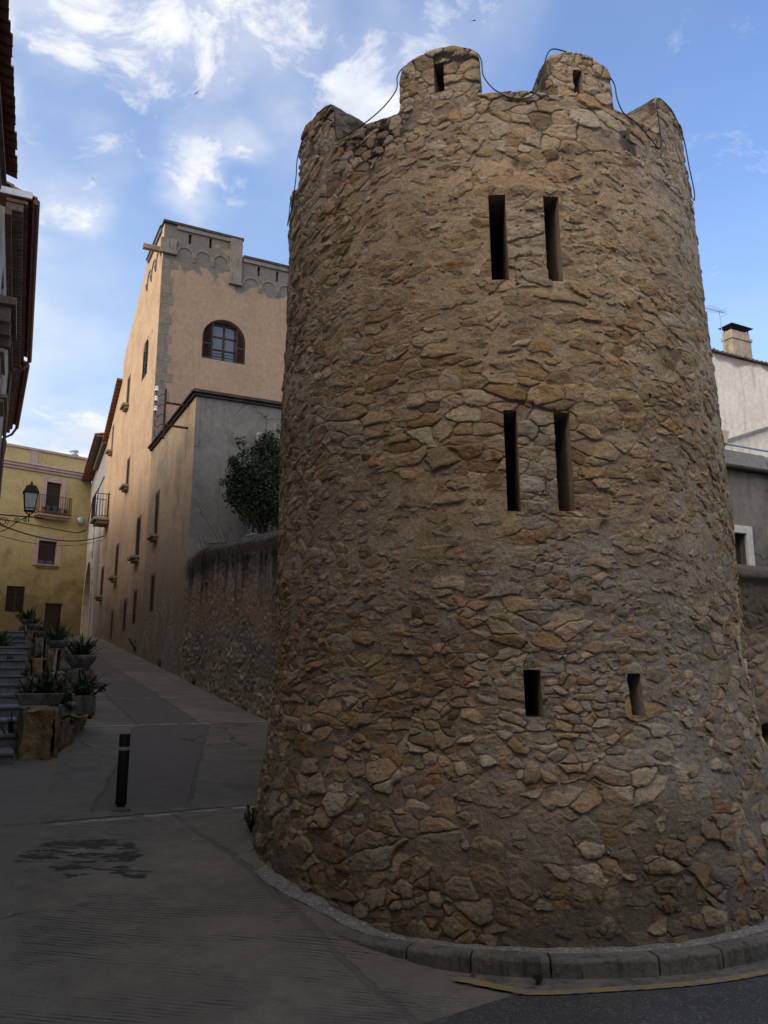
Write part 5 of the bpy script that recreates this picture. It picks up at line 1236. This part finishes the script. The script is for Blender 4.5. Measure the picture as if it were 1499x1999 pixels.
import bmesh
def rough_block(corners, z0, z1, amp, seed, mat, name, parent, zslope=0.0, cuts=14, off=(0, 0, 0), soft=2):
    """quarried stone on a four-cornered footprint"""
    bm = bmesh.new(); vb = [bm.verts.new((c[0], c[1], z0)) for c in corners]; vt = [bm.verts.new((c[0], c[1], z1 + zslope * i)) for i, c in zip((0, 0, 1, 1), corners)]
    bm.faces.new(vb[::-1]); bm.faces.new(vt)
    for i in range(4): bm.faces.new((vb[i], vb[(i + 1) % 4], vt[(i + 1) % 4], vt[i]))
    bm.normal_update(); bmesh.ops.subdivide_edges(bm, edges=bm.edges[:], cuts=cuts, use_grid_fill=True)
    bm.normal_update(); c = Vector((sum(k[0] for k in corners) / 4, sum(k[1] for k in corners) / 4, (z0 + z1) / 2))
    for v in bm.verts:
        p = Vector(v.co); n = v.normal.copy()
        d = amp * (mnoise.fractal(p * 2.6 + Vector((seed, 0, 0)), 1.0, 2.1, 3) * 1.3 + .8 * mnoise.fractal(p * 9 + Vector((0, seed, 0)), .7, 2.1, 4) - .9 * max(0, .22 - abs(mnoise.noise(p * 4.5 + Vector((0, 0, seed))))) / .22)
        rd = .0
        v.co = p + n * (d - amp * .35)
    for _ in range(soft): bmesh.ops.smooth_vert(bm, verts=bm.verts[:], factor=.5, use_axis_x=True, use_axis_y=True, use_axis_z=True)
    me = bpy.data.meshes.new(name); bmesh.ops.translate(bm, verts=bm.verts[:], vec=-Vector(off)); bm.to_mesh(me); bm.free(); me.materials.append(mat)
    me.polygons.foreach_set('use_smooth', [True] * len(me.polygons))
    ob = bpy.data.objects.new(name, me); COL.objects.link(ob); ob.parent = parent; return ob

pw0 = ST.w(.9, 11, .6)
pwall = thing('planter_wall', pw0, 0, 'stepped wall of rough sandstone blocks carrying the planters beside the stairs', 'wall')
def lsz(px, py, Y): p = at(px, py, Y); l, s = ST.inv(p.x, p.y); return l, s, p.z
g1, g2, g3 = ground_hit(33, 1487), ground_hit(101, 1484), ground_hit(172, 1424)
bk = lambda g, l, s: (ST.inv(g.x, g.y)[0] + l, ST.inv(g.x, g.y)[1] + s)
zA1 = at(66, 1379, 10.35).z; zB1 = at(150, 1392, 11.3).z
fl, fs = ST.inv(g1.x, g1.y); ml, ms = ST.inv(g2.x, g2.y); el, es = ST.inv(g3.x, g3.y)
rough_block([ST.w(fl, fs), ST.w(ml, ms), ST.w(ml + .12, ms + .95), ST.w(fl, fs + 1.1)], .3, zA1, .06, 3, M['pedestal'], 'stone_block', pwall, 0, 16, pw0)
rough_block([ST.w(ml + .02, ms + .04), ST.w((ml + el) / 2, (ms + es) / 2 - .03), ST.w((ml + el) / 2 - .1, (ms + es) / 2 + .8), ST.w(ml - .1, ms + .9)], .3, zB1, .07, 8, M['pedestal'], 'stone_block', pwall, 0, 14, pw0)
rough_block([ST.w((ml + el) / 2 - .02, (ms + es) / 2 - .05), ST.w(el, es), ST.w(el - .15, es + .5), ST.w((ml + el) / 2 - .2, (ms + es) / 2 + .7)], .4, zB1 - .03, .07, 14, M['pedestal'], 'stone_block', pwall, 0, 14, pw0)

def bowl(px, yrim, ybot, wpx, Y, label, ped=True, sd=0):
    l, s, zr_ = lsz(px, yrim, Y); zb_ = lsz(px, ybot, Y)[2]; r = wpx * Y / 1590 / 2; h = max(zr_ - zb_, .12); loc = ST.w(l, s, zb_)
    t = thing('bowl_planter', loc, 0, label, 'planter', 'stone bowl planters beside the stairs')
    mb = MB(); mb.lathe((0, 0, 0), [(0, .0), (r * .55, 0), (r * .60, .015), (r * .86, h * .5), (r * .99, h * .88), (r, h), (r * .90, h), (r * .87, h * .9)], 28); mb.build('bowl', M['bowl'], t, True)
    mb = MB(); mb.lathe((0, 0, 0), [(r * .885, h * .86), (r * .5, h * .90), (0, h * .92)], 20); mb.build('soil', M['soil'], t, True)
    if ped:
        w_ = max(r * .95, .2); g0 = gz(loc.x, loc.y) - .3
        rr_ = random.Random(sd * 7 + 1); z_ = g0; nl = 3
        for q in range(nl):
            z2 = g0 + (zb_ + .012 - g0) * ((q + 1) / nl + (rr_.uniform(-.06, .06) if q < nl - 1 else 0)); sp = [rr_.uniform(-.2, .2) for _ in range(3)]; wl = w_ * (1.22 - .10 * q)
            for a, b in ((-1, sp[0]), (sp[0], 1)):
                j1, j2, j3, j4 = (rr_.uniform(-.05, .05) for _ in range(4))
                rough_block([ST.w(l + wl * a + .012, s - wl + j1), ST.w(l + wl * b - .012, s - wl + j2), ST.w(l + wl * b - .012, s + wl * 1.6 + j3), ST.w(l + wl * a + .012, s + wl * 1.6 + j4)], z_ - .02, z2, .055, sd + px + q * 3.3 + a, M['pedestal_grey' if rr_.random() < .7 else 'pedestal'], 'stone_block', pwall, 0, 9, pw0, 3)
            z_ = z2
    return loc, h, r
def blade(mb, root, az, lean, L, W_, curl, rnd, n=6):
    d = Vector((math.cos(az), math.sin(az), 0)); sd = Vector((-math.sin(az), math.cos(az), 0)); p = Vector(root); ang = lean; vs = []
    for k in range(n + 1):
        t = k / n; w = W_ * (.55 + 1.2 * t if t < .35 else .97 * (1 - ((t - .35) / .65) ** 1.7)) + .0012
        up = Vector((-math.cos(ang) * 1, 0, 0)); nrm = d * -math.sin(ang) * -1; fold = (d * -math.cos(ang) + Vector((0, 0, math.sin(ang)))) * w * .35
        vs += [p - sd * w - fold * -1, p, p + sd * w - fold * -1]
        p = p + (d * math.sin(ang) + Vector((0, 0, math.cos(ang)))) * (L / n); ang += curl / n
    fs = []
    for k in range(n): b = 3 * k; fs += [(b, b + 1, b + 4, b + 3), (b + 1, b + 2, b + 5, b + 4)]
    mb.add(vs, fs)
def agave(loc, L, n, label, seed, wid=.075, group='spiky plants in the planters', name='agave_plant', spread=.06, cat='plant', mat='agave', leafy=9):
    rnd = random.Random(seed); mb = MB()
    for i in range(n):
        a = i * 2.39996 + rnd.uniform(-.3, .3); k = (i + .5) / n
        if rnd.random() < .12: L_ = L * .8; cu_ = 2.2
        else: L_ = L; cu_ = rnd.uniform(.0, .9)
        blade(mb, (spread * k * math.cos(a), spread * k * math.sin(a), -.02), a, .06 + 1.0 * k * rnd.uniform(.6, 1.1), L_ * rnd.uniform(.5, 1.15), wid * L * rnd.uniform(.7, 1.25), cu_ * (.4 + k), rnd)
    for q in range(leafy):
        a = rnd.uniform(0, 6.28); rr_ = L * rnd.uniform(.15, .6); leaf_ball(mb, (rr_ * math.cos(a), rr_ * math.sin(a), L * rnd.uniform(.08, .5)), L * .2, 26, L * .15, rnd)
    o = mb.build(name, M[mat], None, True); o.location = loc; return tag(o, label, cat, group)
l, s, zr_ = lsz(78, 1354, 10.3); zb_ = lsz(78, 1377, 10.3)[2]
tl_ = ST.w(l, s, zb_ + .008); tr_ = thing('trough_planter', tl_, ST.a, 'rectangular tapered concrete trough on the front sandstone block', 'planter')
mb = MB(); h = zr_ - zb_
for (x0, x1, y0, y1, X0, X1, Y0, Y1) in ((-.22, .22, -.15, .15, -.285, .285, -.20, .20),):
    ring = lambda a, b, c, d, z: [(a, c, z), (b, c, z), (b, d, z), (a, d, z)]
    vs = ring(x0, x1, y0, y1, 0) + ring(X0, X1, Y0, Y1, h) + ring(X0 + .035, X1 - .035, Y0 + .035, Y1 - .035, h) + ring(X0 + .05, X1 - .05, Y0 + .05, Y1 - .05, h - .04)
    fs = [(3, 2, 1, 0)] + [(i + 4 * j, (i + 1) % 4 + 4 * j, (i + 1) % 4 + 4 * (j + 1), i + 4 * (j + 1)) for j in range(3) for i in range(4)]
    mb.add(vs, fs)
mb.build('trough', M['bowl'], tr_, bevel=.012); mb = MB(); mb.box(-.235, .235, -.15, .15, h - .07, h - .035); mb.build('soil', M['soil'], tr_)
agave(ST.w(l + .10, s, zr_ - .04), .40, 30, 'largest spiky green plant in the rectangular trough', 31, .085); agave(ST.w(l - .13, s + .04, zr_ - .04), .27, 18, 'smaller upright spiky plant at the left end of the rectangular trough', 32, .10)
l, s, zq_ = lsz(162, 1356, 11.3); zb_ = zB1
mb = MB(); h = zq_ - zb_; t = thing('pot_planter', ST.w(l, s, zb_ - .01), ST.a, 'dark square stone pot on the lower sandstone block at the street side', 'planter')
vs = [(a * .12, b * .12, 0) for a, b in ((-1, -1), (1, -1), (1, 1), (-1, 1))] + [(a * .16, b * .16, h) for a, b in ((-1, -1), (1, -1), (1, 1), (-1, 1))] + [(a * .13, b * .13, h) for a, b in ((-1, -1), (1, -1), (1, 1), (-1, 1))] + [(a * .12, b * .12, h - .04) for a, b in ((-1, -1), (1, -1), (1, 1), (-1, 1))]
mb.add(vs, [(3, 2, 1, 0)] + [(i + 4 * j, (i + 1) % 4 + 4 * j, (i + 1) % 4 + 4 * (j + 1), i + 4 * (j + 1)) for j in range(3) for i in range(4)]); mb.build('pot', M['bowl'], t, bevel=.01)
mb = MB(); mb.box(-.125, .125, -.125, .125, h - .07, h - .03); mb.build('soil', M['soil'], t)
agave(ST.w(l, s, h + zb_ - .05), .42, 44, 'dense spiky plant in the dark square pot', 33, .06, spread=.1)
agave(ST.w(l - .28, s - .12, zB1 + .1), .30, 26, 'low spiky plant between the trough and the square pot', 34, .07)
l, s, zq_ = lsz(129, 1374, 10.9)
t = thing('pale_stone', ST.w(l, s, zB1 - .02), 0, 'pale rounded stone lying between the trough and the square pot', 'stone'); rough_block([(-.12, -.09), (.13, -.1), (.10, .1), (-.11, .09)], -.02, .17, .06, 77, M['bowl'], 'rock', t, 0, 10, soft=7)
B3 = bowl(158, 1279, 1304, 60, 13.0, 'largest round concrete bowl, third planter up the stairs, nearest the street', sd=1); B4 = bowl(113, 1251, 1265, 44, 15.0, 'round concrete bowl halfway up the stairs behind the largest bowl', sd=2)
B5 = bowl(86, 1233, 1246, 33, 16.6, 'third highest round bowl in front of the brown door', sd=3); B6 = bowl(67, 1218.5, 1230, 31, 18.0, 'second highest round bowl on the stair wall', sd=4); B7 = bowl(54, 1211, 1220, 28, 19.3, 'topmost round bowl at the head of the stairs', sd=5)
for B, L, n, lb, sd, wd in ((B3, .40, 52, 'dense spiky plant in the largest round bowl', 41, .06), (B4, .44, 26, 'tall spiky plant in the bowl halfway up the stairs', 42, .07), (B5, .2, 16, 'small plant in the bowl before the brown door', 43, .08), (B6, .28, 24, 'leafy plant in the second highest bowl', 44, .08), (B7, .42, 26, 'tall upright plant in the topmost bowl', 45, .07)):
    agave(B[0] + Vector((0, 0, B[1] * .9)), L, n, lb, sd, wd, spread=B[2] * .5)
l, s, z = lsz(14, 1442, 10.4); agave(ST.w(l + .05, s + .3, z0 + rs - .01), .42, 40, 'dark grassy tuft at the foot of the stairs beside the sandstone block', 46, .03, spread=.08)
l, s, z = lsz(2, 1256, 17.0); k = int((s - s0) / tr); agave(ST.w(l, s, z0 + (k + 1) * rs - .01), .40, 34, 'leafy plant on the left edge of the upper stairs', 47, .09, spread=.12)
for i, (x, y) in enumerate(((20, 1279), (50, 1309))):
    l, s, z = lsz(x, y, 15.8 - 1.7 * i); k = int((s - s0) / tr); agave(ST.w(l, s, z0 + (k + 1) * rs - .005), .12, 26, ('small weed growing between the upper steps', 'small weed growing between the middle steps')[i], 50 + i, .12, 'weeds on the steps', 'weed', .08, 'weed', 'weed', 0)

# ------------------------------------------------------------------ bollard
bl = ground_hit(235, 1580); bh = (at(244, 1432, bl.y).z - bl.z); br_ = .051
t = thing('bollard', bl, 0, 'slim black bollard with a grey reflective ring standing in the ramp', 'bollard')
mb = MB(); mb.lathe((0, 0, 0), [(br_ * .72, 0), (br_ * .72, .035), (br_ * .98, .05), (br_, .06), (br_, bh - .012), (br_ * .93, bh - .002), (0, bh)], 28); mb.build('post', M['bollard'], t, True).data.polygons.foreach_set('use_smooth', [True] * len(mb.f))
mb = MB(); mb.lathe((0, 0, 0), [(br_ + .0005, bh * .775), (br_ + .002, bh * .778), (br_ + .002, bh * .82), (br_ + .0005, bh * .823)], 28); mb.build('reflective_band', M['band'], t, True)
mb = MB(); mb.lathe((0, 0, 0), [(br_ * 1.75, -.06), (br_ * 2.1, -.01), (br_ * 1.75, .012), (br_ * 1.0, .022), (br_ * .6, .024)], 24); mb.build('footing', M['kerb'], t, True)

# ------------------------------------------------------------------ shrub over the garden wall, weeds at the tower foot
sb = ST.on_y(505, 1020, sG - 1.3); shl = ST.w(sb[0], sG - 1.3, gz(*ST.w(sb[0], sG - 1.3)[:2]))
t = thing('shrub', shl, ST.a, 'dark evergreen shrub growing over the garden wall against the grey house', 'shrub'); rnd = random.Random(61); mb = MB()
yy = sG - 1.3
for (x, y, rr, n) in ((508, 925, .82, 1900), (535, 890, .62, 1000), (530, 980, .78, 1300), (482, 965, .50, 700), (475, 925, .40, 420), (522, 868, .32, 300), (450, 907, .17, 110), (462, 955, .2, 120), (570, 930, 1.0, 1500), (500, 1000, .45, 420), (545, 1010, .5, 420)):
    a, z = ST.on_y(x, y, yy); leaf_ball(mb, (a - sb[0], rnd.uniform(-.3, .3), z - shl.z), rr, int(n * 1.7), .088, rnd, .92)
for i in range(26):
    x, y = rnd.uniform(440, 545), rnd.uniform(845, 1000)
    if x > 470 and 880 < y < 985: continue
    if (x - 515) ** 2 / 75 ** 2 + (y - 935) ** 2 / 95 ** 2 > 1.15: continue
    a, z = ST.on_y(x, y, yy); leaf_ball(mb, (a - sb[0], rnd.uniform(-.3, .2), z - shl.z), .16, 46, .10, rnd)
mb.build('foliage', M['leaf'], t); mb = MB()
for i in range(9):
    x, y = rnd.uniform(470, 560), rnd.uniform(890, 980); a, z = ST.on_y(x, y, yy); mb.tube(smooth_path([(rnd.uniform(-.3, .5), 0, 0), (rnd.uniform(-.2, .4), 0, 1.8), ((a - sb[0]) * .6, 0, (z - shl.z) * .75), (a - sb[0], 0, z - shl.z)], 4), [.05 - .0025 * k for k in range(13)], 6)
mb.build('stem', M['wood'], t)
def weed(px, py, h, label, n=40, seed=1, Y=None, dx=0.0):
    p = ground_hit(px, py); rnd = random.Random(seed); mb = MB()
    for i in range(n // 4):
        a = rnd.uniform(0, 6.28); tip = Vector((math.cos(a) * h * rnd.uniform(.1, .6), math.sin(a) * h * rnd.uniform(.1, .6), h * rnd.uniform(.5, 1.0)))
        mb.tube([(0, 0, -.02), tip * .5 + Vector((0, 0, .02)), tip], .0025, 4)
        for k in range(7):
            c = tip * rnd.uniform(.25, 1.05); leaf_ball(mb, c, .012, 2, h * .20, rnd)
    o = mb.build('weed', M['weed'], None); o.location = (p.x + dx, p.y, max(p.z, 0)); tag(o, label, 'weed', 'weeds growing round the tower')
weed(494, 1622, .22, 'tallest leafy weed against the left foot of the tower', 60, 1, dx=-.02); weed(556, 1700, .13, 'low leafy weed at the tower foot near a white stone', 44, 2); weed(1052, 1924, .07, 'tiny weed growing in the gutter under the kerb', 60, 3)
weed(268, 1279, .5, 'dark weed at the foot of the peach house wall', 50, 4); weed(312, 1303, .22, 'small weed where the street meets the house wall', 40, 5); weed(378, 1338, .18, 'small weed at the foot of the garden wall', 40, 6)

# ------------------------------------------------------------------ right hand side: terrace wall, parapet, railing, lamp, white house
sR = 8.3
tw, to_ = house_root(ST, 'terrace_wall', 8, sR, 0, 'dark weathered terrace wall behind the tower with a white framed opening', 'wall'); pR = Pl(ST, to_, 'y', sR, -1)
zRt = pR.px(1455, 915)[1]; zLd = pR.px(1455, 1117)[1]; wx0, wx1 = pR.px(1440, 1075)[0], pR.px(1462, 1085)[0]
ho = (pR.px(1424, 1080)[0], pR.px(1456, 1080)[0], zLd + .0, pR.px(1445, 1042)[1])
mb = MB(); wall_panel(mb, pR, 8.0, 16, zLd - .3, zRt, [ho], .28); mb.poly(pR.p(8.0, zRt), pR.p(16, zRt), pR.p(16, zRt, -12), pR.p(8.0, zRt, -12)); mb.poly(pR.p(8.0, 0), pR.p(8.0, zRt), pR.p(8.0, zRt, -12), pR.p(8.0, 0, -12))
M['terrace'] = plaster('terrace_render', (.25, .225, .195), (.15, .138, .122), streak=.9, damp_shade=((.12, .105, .085), zLd + .2, 1.0), crack=.6); mb.build('upper_wall', M['terrace'], tw)
mb = MB(); pR.box(mb, ho[0] - .13, ho[0], ho[2], ho[3] + .12, -.1, .05); pR.box(mb, ho[1], ho[1] + .13, ho[2], ho[3] + .12, -.1, .05); pR.box(mb, ho[0] + .002, ho[1] - .002, ho[3], ho[3] + .12, -.1, .048); fr_ = mb.build('opening_frame', M['white_stone'], tw, bevel=.01)
mb = MB(); pR.box(mb, ho[0] - .02, ho[1] + .02, ho[2], ho[3], -.6, -.27); mb.build('dark_recess', M['dark'], fr_)
# lower half: dense relief of rubble under a rounded ledge
Sg, Zg = np.meshgrid(np.linspace(7.6, 14.0, 540), np.linspace(-.3, zLd + .12, 330)); e, ir, ic, dx, dy = stones(Sg / .21 + .4 * fbm(Sg * 3, Zg * 3, 601, 3), Zg / .13 + .4 * fbm(Sg * 3, Zg * 3, 603, 3), 605); H = lambda k: hsh(ic, ir, 610 + k)
ff = 1 - np.exp(-np.maximum(e, 0) * .12 / .012); led = sstep(zLd - .24, zLd - .1, Zg); hs_ = (.02 + .04 * H(1)) * ff + ((H(2) - .5) * .05 * dx + (H(3) - .5) * .06 * dy) * ff + .012 * fbm(Sg * 18, Zg * 18, 611, 4)
hm_ = .03 + .03 * fbm(Sg * 1.2, Zg * 1.2, 613, 3) + .012 * fbm(Sg * 11, Zg * 11, 615, 3); mk = sstep(-.002, .005, hs_ - hm_)[..., None]; dd = np.maximum(hs_, hm_) * (1 - led) + led * (.04 + .10 * np.sin(np.clip((Zg - zLd + .24) / .36, 0, 1) * math.pi) + .012 * fbm(Sg * 9, Zg * 9, 617, 4))
cc = PAL[np.array([1, 4, 7, 1, 2, 7, 5, 3])[np.minimum((H(4) * 8).astype(int), 7)]] * (.55 + .3 * H(5))[..., None]; mo = np.array((.25, .19, .13)) * (1 + .5 * fbm(Sg * 2, Zg * 2, 619, 3))[..., None]; cc = mo * (1 - mk * .8) + cc * mk * .8
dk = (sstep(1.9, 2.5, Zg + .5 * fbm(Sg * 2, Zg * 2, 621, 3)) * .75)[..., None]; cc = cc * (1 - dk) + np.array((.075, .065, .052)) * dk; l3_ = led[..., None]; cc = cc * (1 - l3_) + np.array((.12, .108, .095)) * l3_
tap = np.clip((Zg - zLd) / .12, 0, 1) ** 2 * .2
hx, hz = ST.on_y(1497, 1435, sR - .25); hh = sstep(1.0, .8, np.hypot((Sg - hx - .12) / .20, (Zg - hz) / .16)); dd = dd - .35 * hh; cc = cc * (1 - hh[..., None]) + .01 * hh[..., None]
P = ST.o[:, None, None] + ST.ex[:, None, None] * Sg + ST.ey[:, None, None] * (sR - .14 - dd + tap)
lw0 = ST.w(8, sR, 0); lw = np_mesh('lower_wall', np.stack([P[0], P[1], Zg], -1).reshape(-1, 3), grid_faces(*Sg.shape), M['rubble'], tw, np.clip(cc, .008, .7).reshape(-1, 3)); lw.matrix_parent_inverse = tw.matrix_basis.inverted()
mb = MB(); pR.box(mb, 8.0, 16, zRt - .06, zRt + .0, -.6, .14); mb.build('ledge', M['cornice'], tw, bevel=.02)
k = 8.0; i = 0; rq = random.Random(4)
mb = MB()
while k < 15.5:
    w_ = 1.0; vs = [pR.p(a, z, o) for z, ins in ((zRt + .002, 0), (zRt + .26, .03)) for o in (.05 - ins, -.10 + ins) for a in (k + .01 + ins, k + w_ - .01 - ins)]
    mb.add(vs, [(0, 2, 3, 1), (4, 5, 7, 6), (0, 1, 5, 4), (2, 6, 7, 3), (0, 4, 6, 2), (1, 3, 7, 5)]); k += w_
mb.build('parapet', M['blockwork'], tw, bevel=.012)
ra, rzz = pR.px(1421, 868); mb = MB(); zr0 = zRt + .42; mb.tube([pR.p(8.1, zr0, -.16), pR.p(15, zr0, -.16)], .018, 8)
for a in np.arange(8.15, 15, 1.6): mb.tube([pR.p(a, zRt, -.16), pR.p(a, zr0, -.16)], .016, 6)
mb.build('handrail', M['zinc'], tw)
lx, lz = pR.px(1418, 905); lp = ST.w(lx, sR + .05, zRt); t = thing('terrace_lamp', lp, ST.a, 'small square lamp with cream glass on a short post on the terrace parapet', 'lamp'); H_ = pR.px(1418, 842)[1] - zRt
mb = MB(); mb.lathe((0, 0, 0), [(.06, 0), (.05, .03), (.025, .08), (.022, H_ * .55), (.05, H_ * .58), (.055, H_ * .62), (.03, H_ * .66)], 12); mb.build('post', M['iron'], t, True)
mb = MB(); q0, q1 = .055, .085; za, zb2_ = H_ * .66, H_
mb.add([(x * q0, y * q0, za) for x, y in ((1, 1), (-1, 1), (-1, -1), (1, -1))] + [(x * q1, y * q1, zb2_) for x, y in ((1, 1), (-1, 1), (-1, -1), (1, -1))], [(0, 1, 5, 4), (1, 2, 6, 5), (2, 3, 7, 6), (3, 0, 4, 7), (4, 5, 6, 7), (3, 2, 1, 0)]); mb.build('lamp_glass', simple('cream_lamp_glass', (.62, .57, .40), .1, rough=.3, bmp=0), t)

sW = 15.5; wh, who = house_root(ST, 'cream_house', 12, sW, gz(*ST.w(12, sW)[:2]), 'cream house with peeling upper wall, chimney and aerial, beyond the terrace', 'house'); pH = Pl(ST, who, 'y', sW, -1)
zH = pH.px(1450, 703)[1]; hl = pH.px(1345, 760)[0]; mb = MB(); wall_panel(mb, pH, hl, hl + 9, 1.0, zH); mb.poly(pH.p(hl, 1), pH.p(hl, 1, -7), pH.p(hl, zH, -7), pH.p(hl, zH)); M['cream_wall'] = plaster('cream_render_peeling', (.78, .74, .66), (.70, .65, .56), streak=.8, patch=((.40, .34, .31), zH - .15 - gz(*ST.w(12, sW)[:2]), 1.0)); mb.build('wall', M['cream_wall'], wh)
mb = MB(); rq = random.Random(8); a = hl - .1
mb.poly(pH.p(hl - .1, zH + .01, .06), pH.p(hl + 9, zH + .01, .06), pH.p(hl + 9, zH + 1.5, -7), pH.p(hl - .1, zH + 1.5, -7))
while a < hl + 9:
    P_ = [(.085 * math.cos(math.pi * j / 5), .07 * math.sin(math.pi * j / 5)) for j in range(6)]; j_ = rq.uniform(-.02, .02)
    mb.add([pH.p(a + p, z + q, o) for o, z in ((.10 + j_, zH + .02), (-.7, zH + .2)) for p, q in P_] + [pH.p(a, zH + .015, .10 + j_)], [(j, j + 1, j + 7, j + 6) for j in range(5)] + [(j, j + 1, 12) for j in range(5)]); a += .19
mb.build('roof', M['old_tile'], wh)
c0, c1 = pH.px(1436, 700)[0], pH.px(1473, 700)[0]; cz = pH.px(1450, 645)[1]; mb = MB()
pH.box(mb, c0, c1, zH - .2, cz - .3, -.42, -.06); pH.box(mb, c0 - .03, c1 + .03, cz - .298, cz - .2, -.45, -.03); pH.box(mb, c0 + .02, c1 - .02, cz - .198, cz, -.40, -.08); ch_ = mb.build('chimney', M['chimney'], wh, bevel=.015)
mb = MB()
for a in (c0 + .05, c1 - .05):
    for o in (-.12, -.36): pH.box(mb, a - .015, a + .015, cz, cz + .14, o - .015, o + .015)
ap_ = [pH.p(c0 - .07, cz + .14, .02), pH.p(c1 + .07, cz + .14, .02), pH.p(c1 + .07, cz + .14, -.50), pH.p(c0 - .07, cz + .14, -.50), pH.p((c0 + c1) / 2 - .15, cz + .33, -.24), pH.p((c0 + c1) / 2 + .15, cz + .33, -.24)]
mb.add(ap_, [(0, 1, 5, 4), (1, 2, 5), (2, 3, 4, 5), (3, 0, 4), (3, 2, 1, 0)]); mb.build('cowl', M['iron'], ch_)
ax_, az_ = pH.px(1424, 690)[0], pH.px(1414, 602)[1]; an = thing('aerial', ST.w(ax_ + .05, sW + .2, zH + .02), ST.a, 'thin television aerial on a mast beside the chimney', 'aerial'); mb = MB(); H_ = az_ - zH
mb.tube([(0, 0, -.05), (-.09, 0, H_)], .014, 6); mb.build('mast', M['zinc'], an); mb = MB(); e0 = Vector((.12, 0, H_ - .03)); e1 = Vector((-1.0, -.25, H_ - .22)); mb.tube([e0, e1], .010, 5)
for k in range(11):
    p = e0.lerp(e1, k / 10); w_ = .10 + .012 * k; mb.tube([p + Vector((0, -w_, 0)), p + Vector((0, w_, 0))], .006, 4)
for dz in (-.1, .1): mb.tube([e0 + Vector((-.02, -.14, dz)), e0 + Vector((-.02, .14, dz))], .006, 4); mb.tube([e0 + Vector((-.02, -.07, -dz)), e0 + Vector((-.02, -.07, dz))], .006, 4)
mb.build('antenna_array', M['zinc'], an)
# low side wall with sloping top beyond the railing
mb = MB(); pS_ = Pl(ST, who, 'y', sR + 4, -1); lo = pS_.px(1422, 862); hi = pS_.px(1499, 838)
bw = thing('side_wall', ST.w(lo[0], sR + 4, zRt), ST.a, 'pale rendered wall with a sloping top behind the terrace railing', 'wall'); pS_.org = (lo[0], sR + 4, zRt); wall_panel(mb, pS_, lo[0] - .6, lo[0] + 5, zRt - .2, [(lo[0] - .6, lo[1] - .15), (lo[0] + 5, lo[1] + (hi[1] - lo[1]) / (hi[0] - lo[0]) * 5)])
mb.build('wall', M['cream_wall'], bw); mb = MB(); sl = (hi[1] - lo[1]) / (hi[0] - lo[0])
vs = [pS_.p(a, lo[1] + sl * (a - lo[0]) + dz, o) for a in (lo[0] - .6, lo[0] + 5) for o in (.06, -.2) for dz in (.002, .07)]; mb.add(vs, [(0, 1, 3, 2), (4, 6, 7, 5), (0, 4, 5, 1), (2, 3, 7, 6), (0, 2, 6, 4), (1, 5, 7, 3)]); mb.build('coping', M['blockwork'], bw)

# ------------------------------------------------------------------ swifts
def bird(px, py, Y, roll, yaw_, span, label):
    p = at(px, py, Y); mb = MB(); h = span / 2
    mb.tube([(0, -.34 * h, 0), (0, -.12 * h, 0), (0, .12 * h, .0), (0, .30 * h, 0), (0, .38 * h, 0)], [.01 * h, .07 * h, .085 * h, .06 * h, .01 * h], 8)
    for sg in (1, -1):
        top = [(0, .12), (.35, .20), (.7, .08), (1.0, -.28)]; bot = [(0, -.10), (.35, -.02), (.7, -.06), (1.0, -.30)]
        vs = [(sg * x * h, y * h, .06 * x * h + o) for o in (.012 * h, -.012 * h) for x, y in top + bot[::-1]]; n = 8
        mb.add(vs, [(0, 1, 6, 7), (1, 2, 5, 6), (2, 3, 4, 5), (15, 14, 9, 8), (14, 13, 10, 9), (13, 12, 11, 10)] + [(i, (i + 1) % 8, (i + 1) % 8 + 8, i + 8) for i in range(8)])
        mb.add([(0, -.28 * h, .01 * h), (sg * .04 * h, -.3 * h, 0), (sg * .10 * h, -.62 * h, 0), (sg * .01 * h, -.42 * h, 0)], [(0, 1, 2, 3)])
    o = mb.build('swift', M['bird']); o.location = p; o.rotation_euler = (R(35), roll, yaw_); tag(o, label, 'bird', 'swifts flying over the street')
bird(925, 40, 20, .5, R(-50), .36, 'dark swift flying high above the gap between the tower battlements'); bird(383, 182, 22, -.9, R(30), .34, 'dark swift flying left of the tower over the peach house'); bird(182, 349, 34, .2, R(70), .30, 'tiny distant swift at far left above the street')
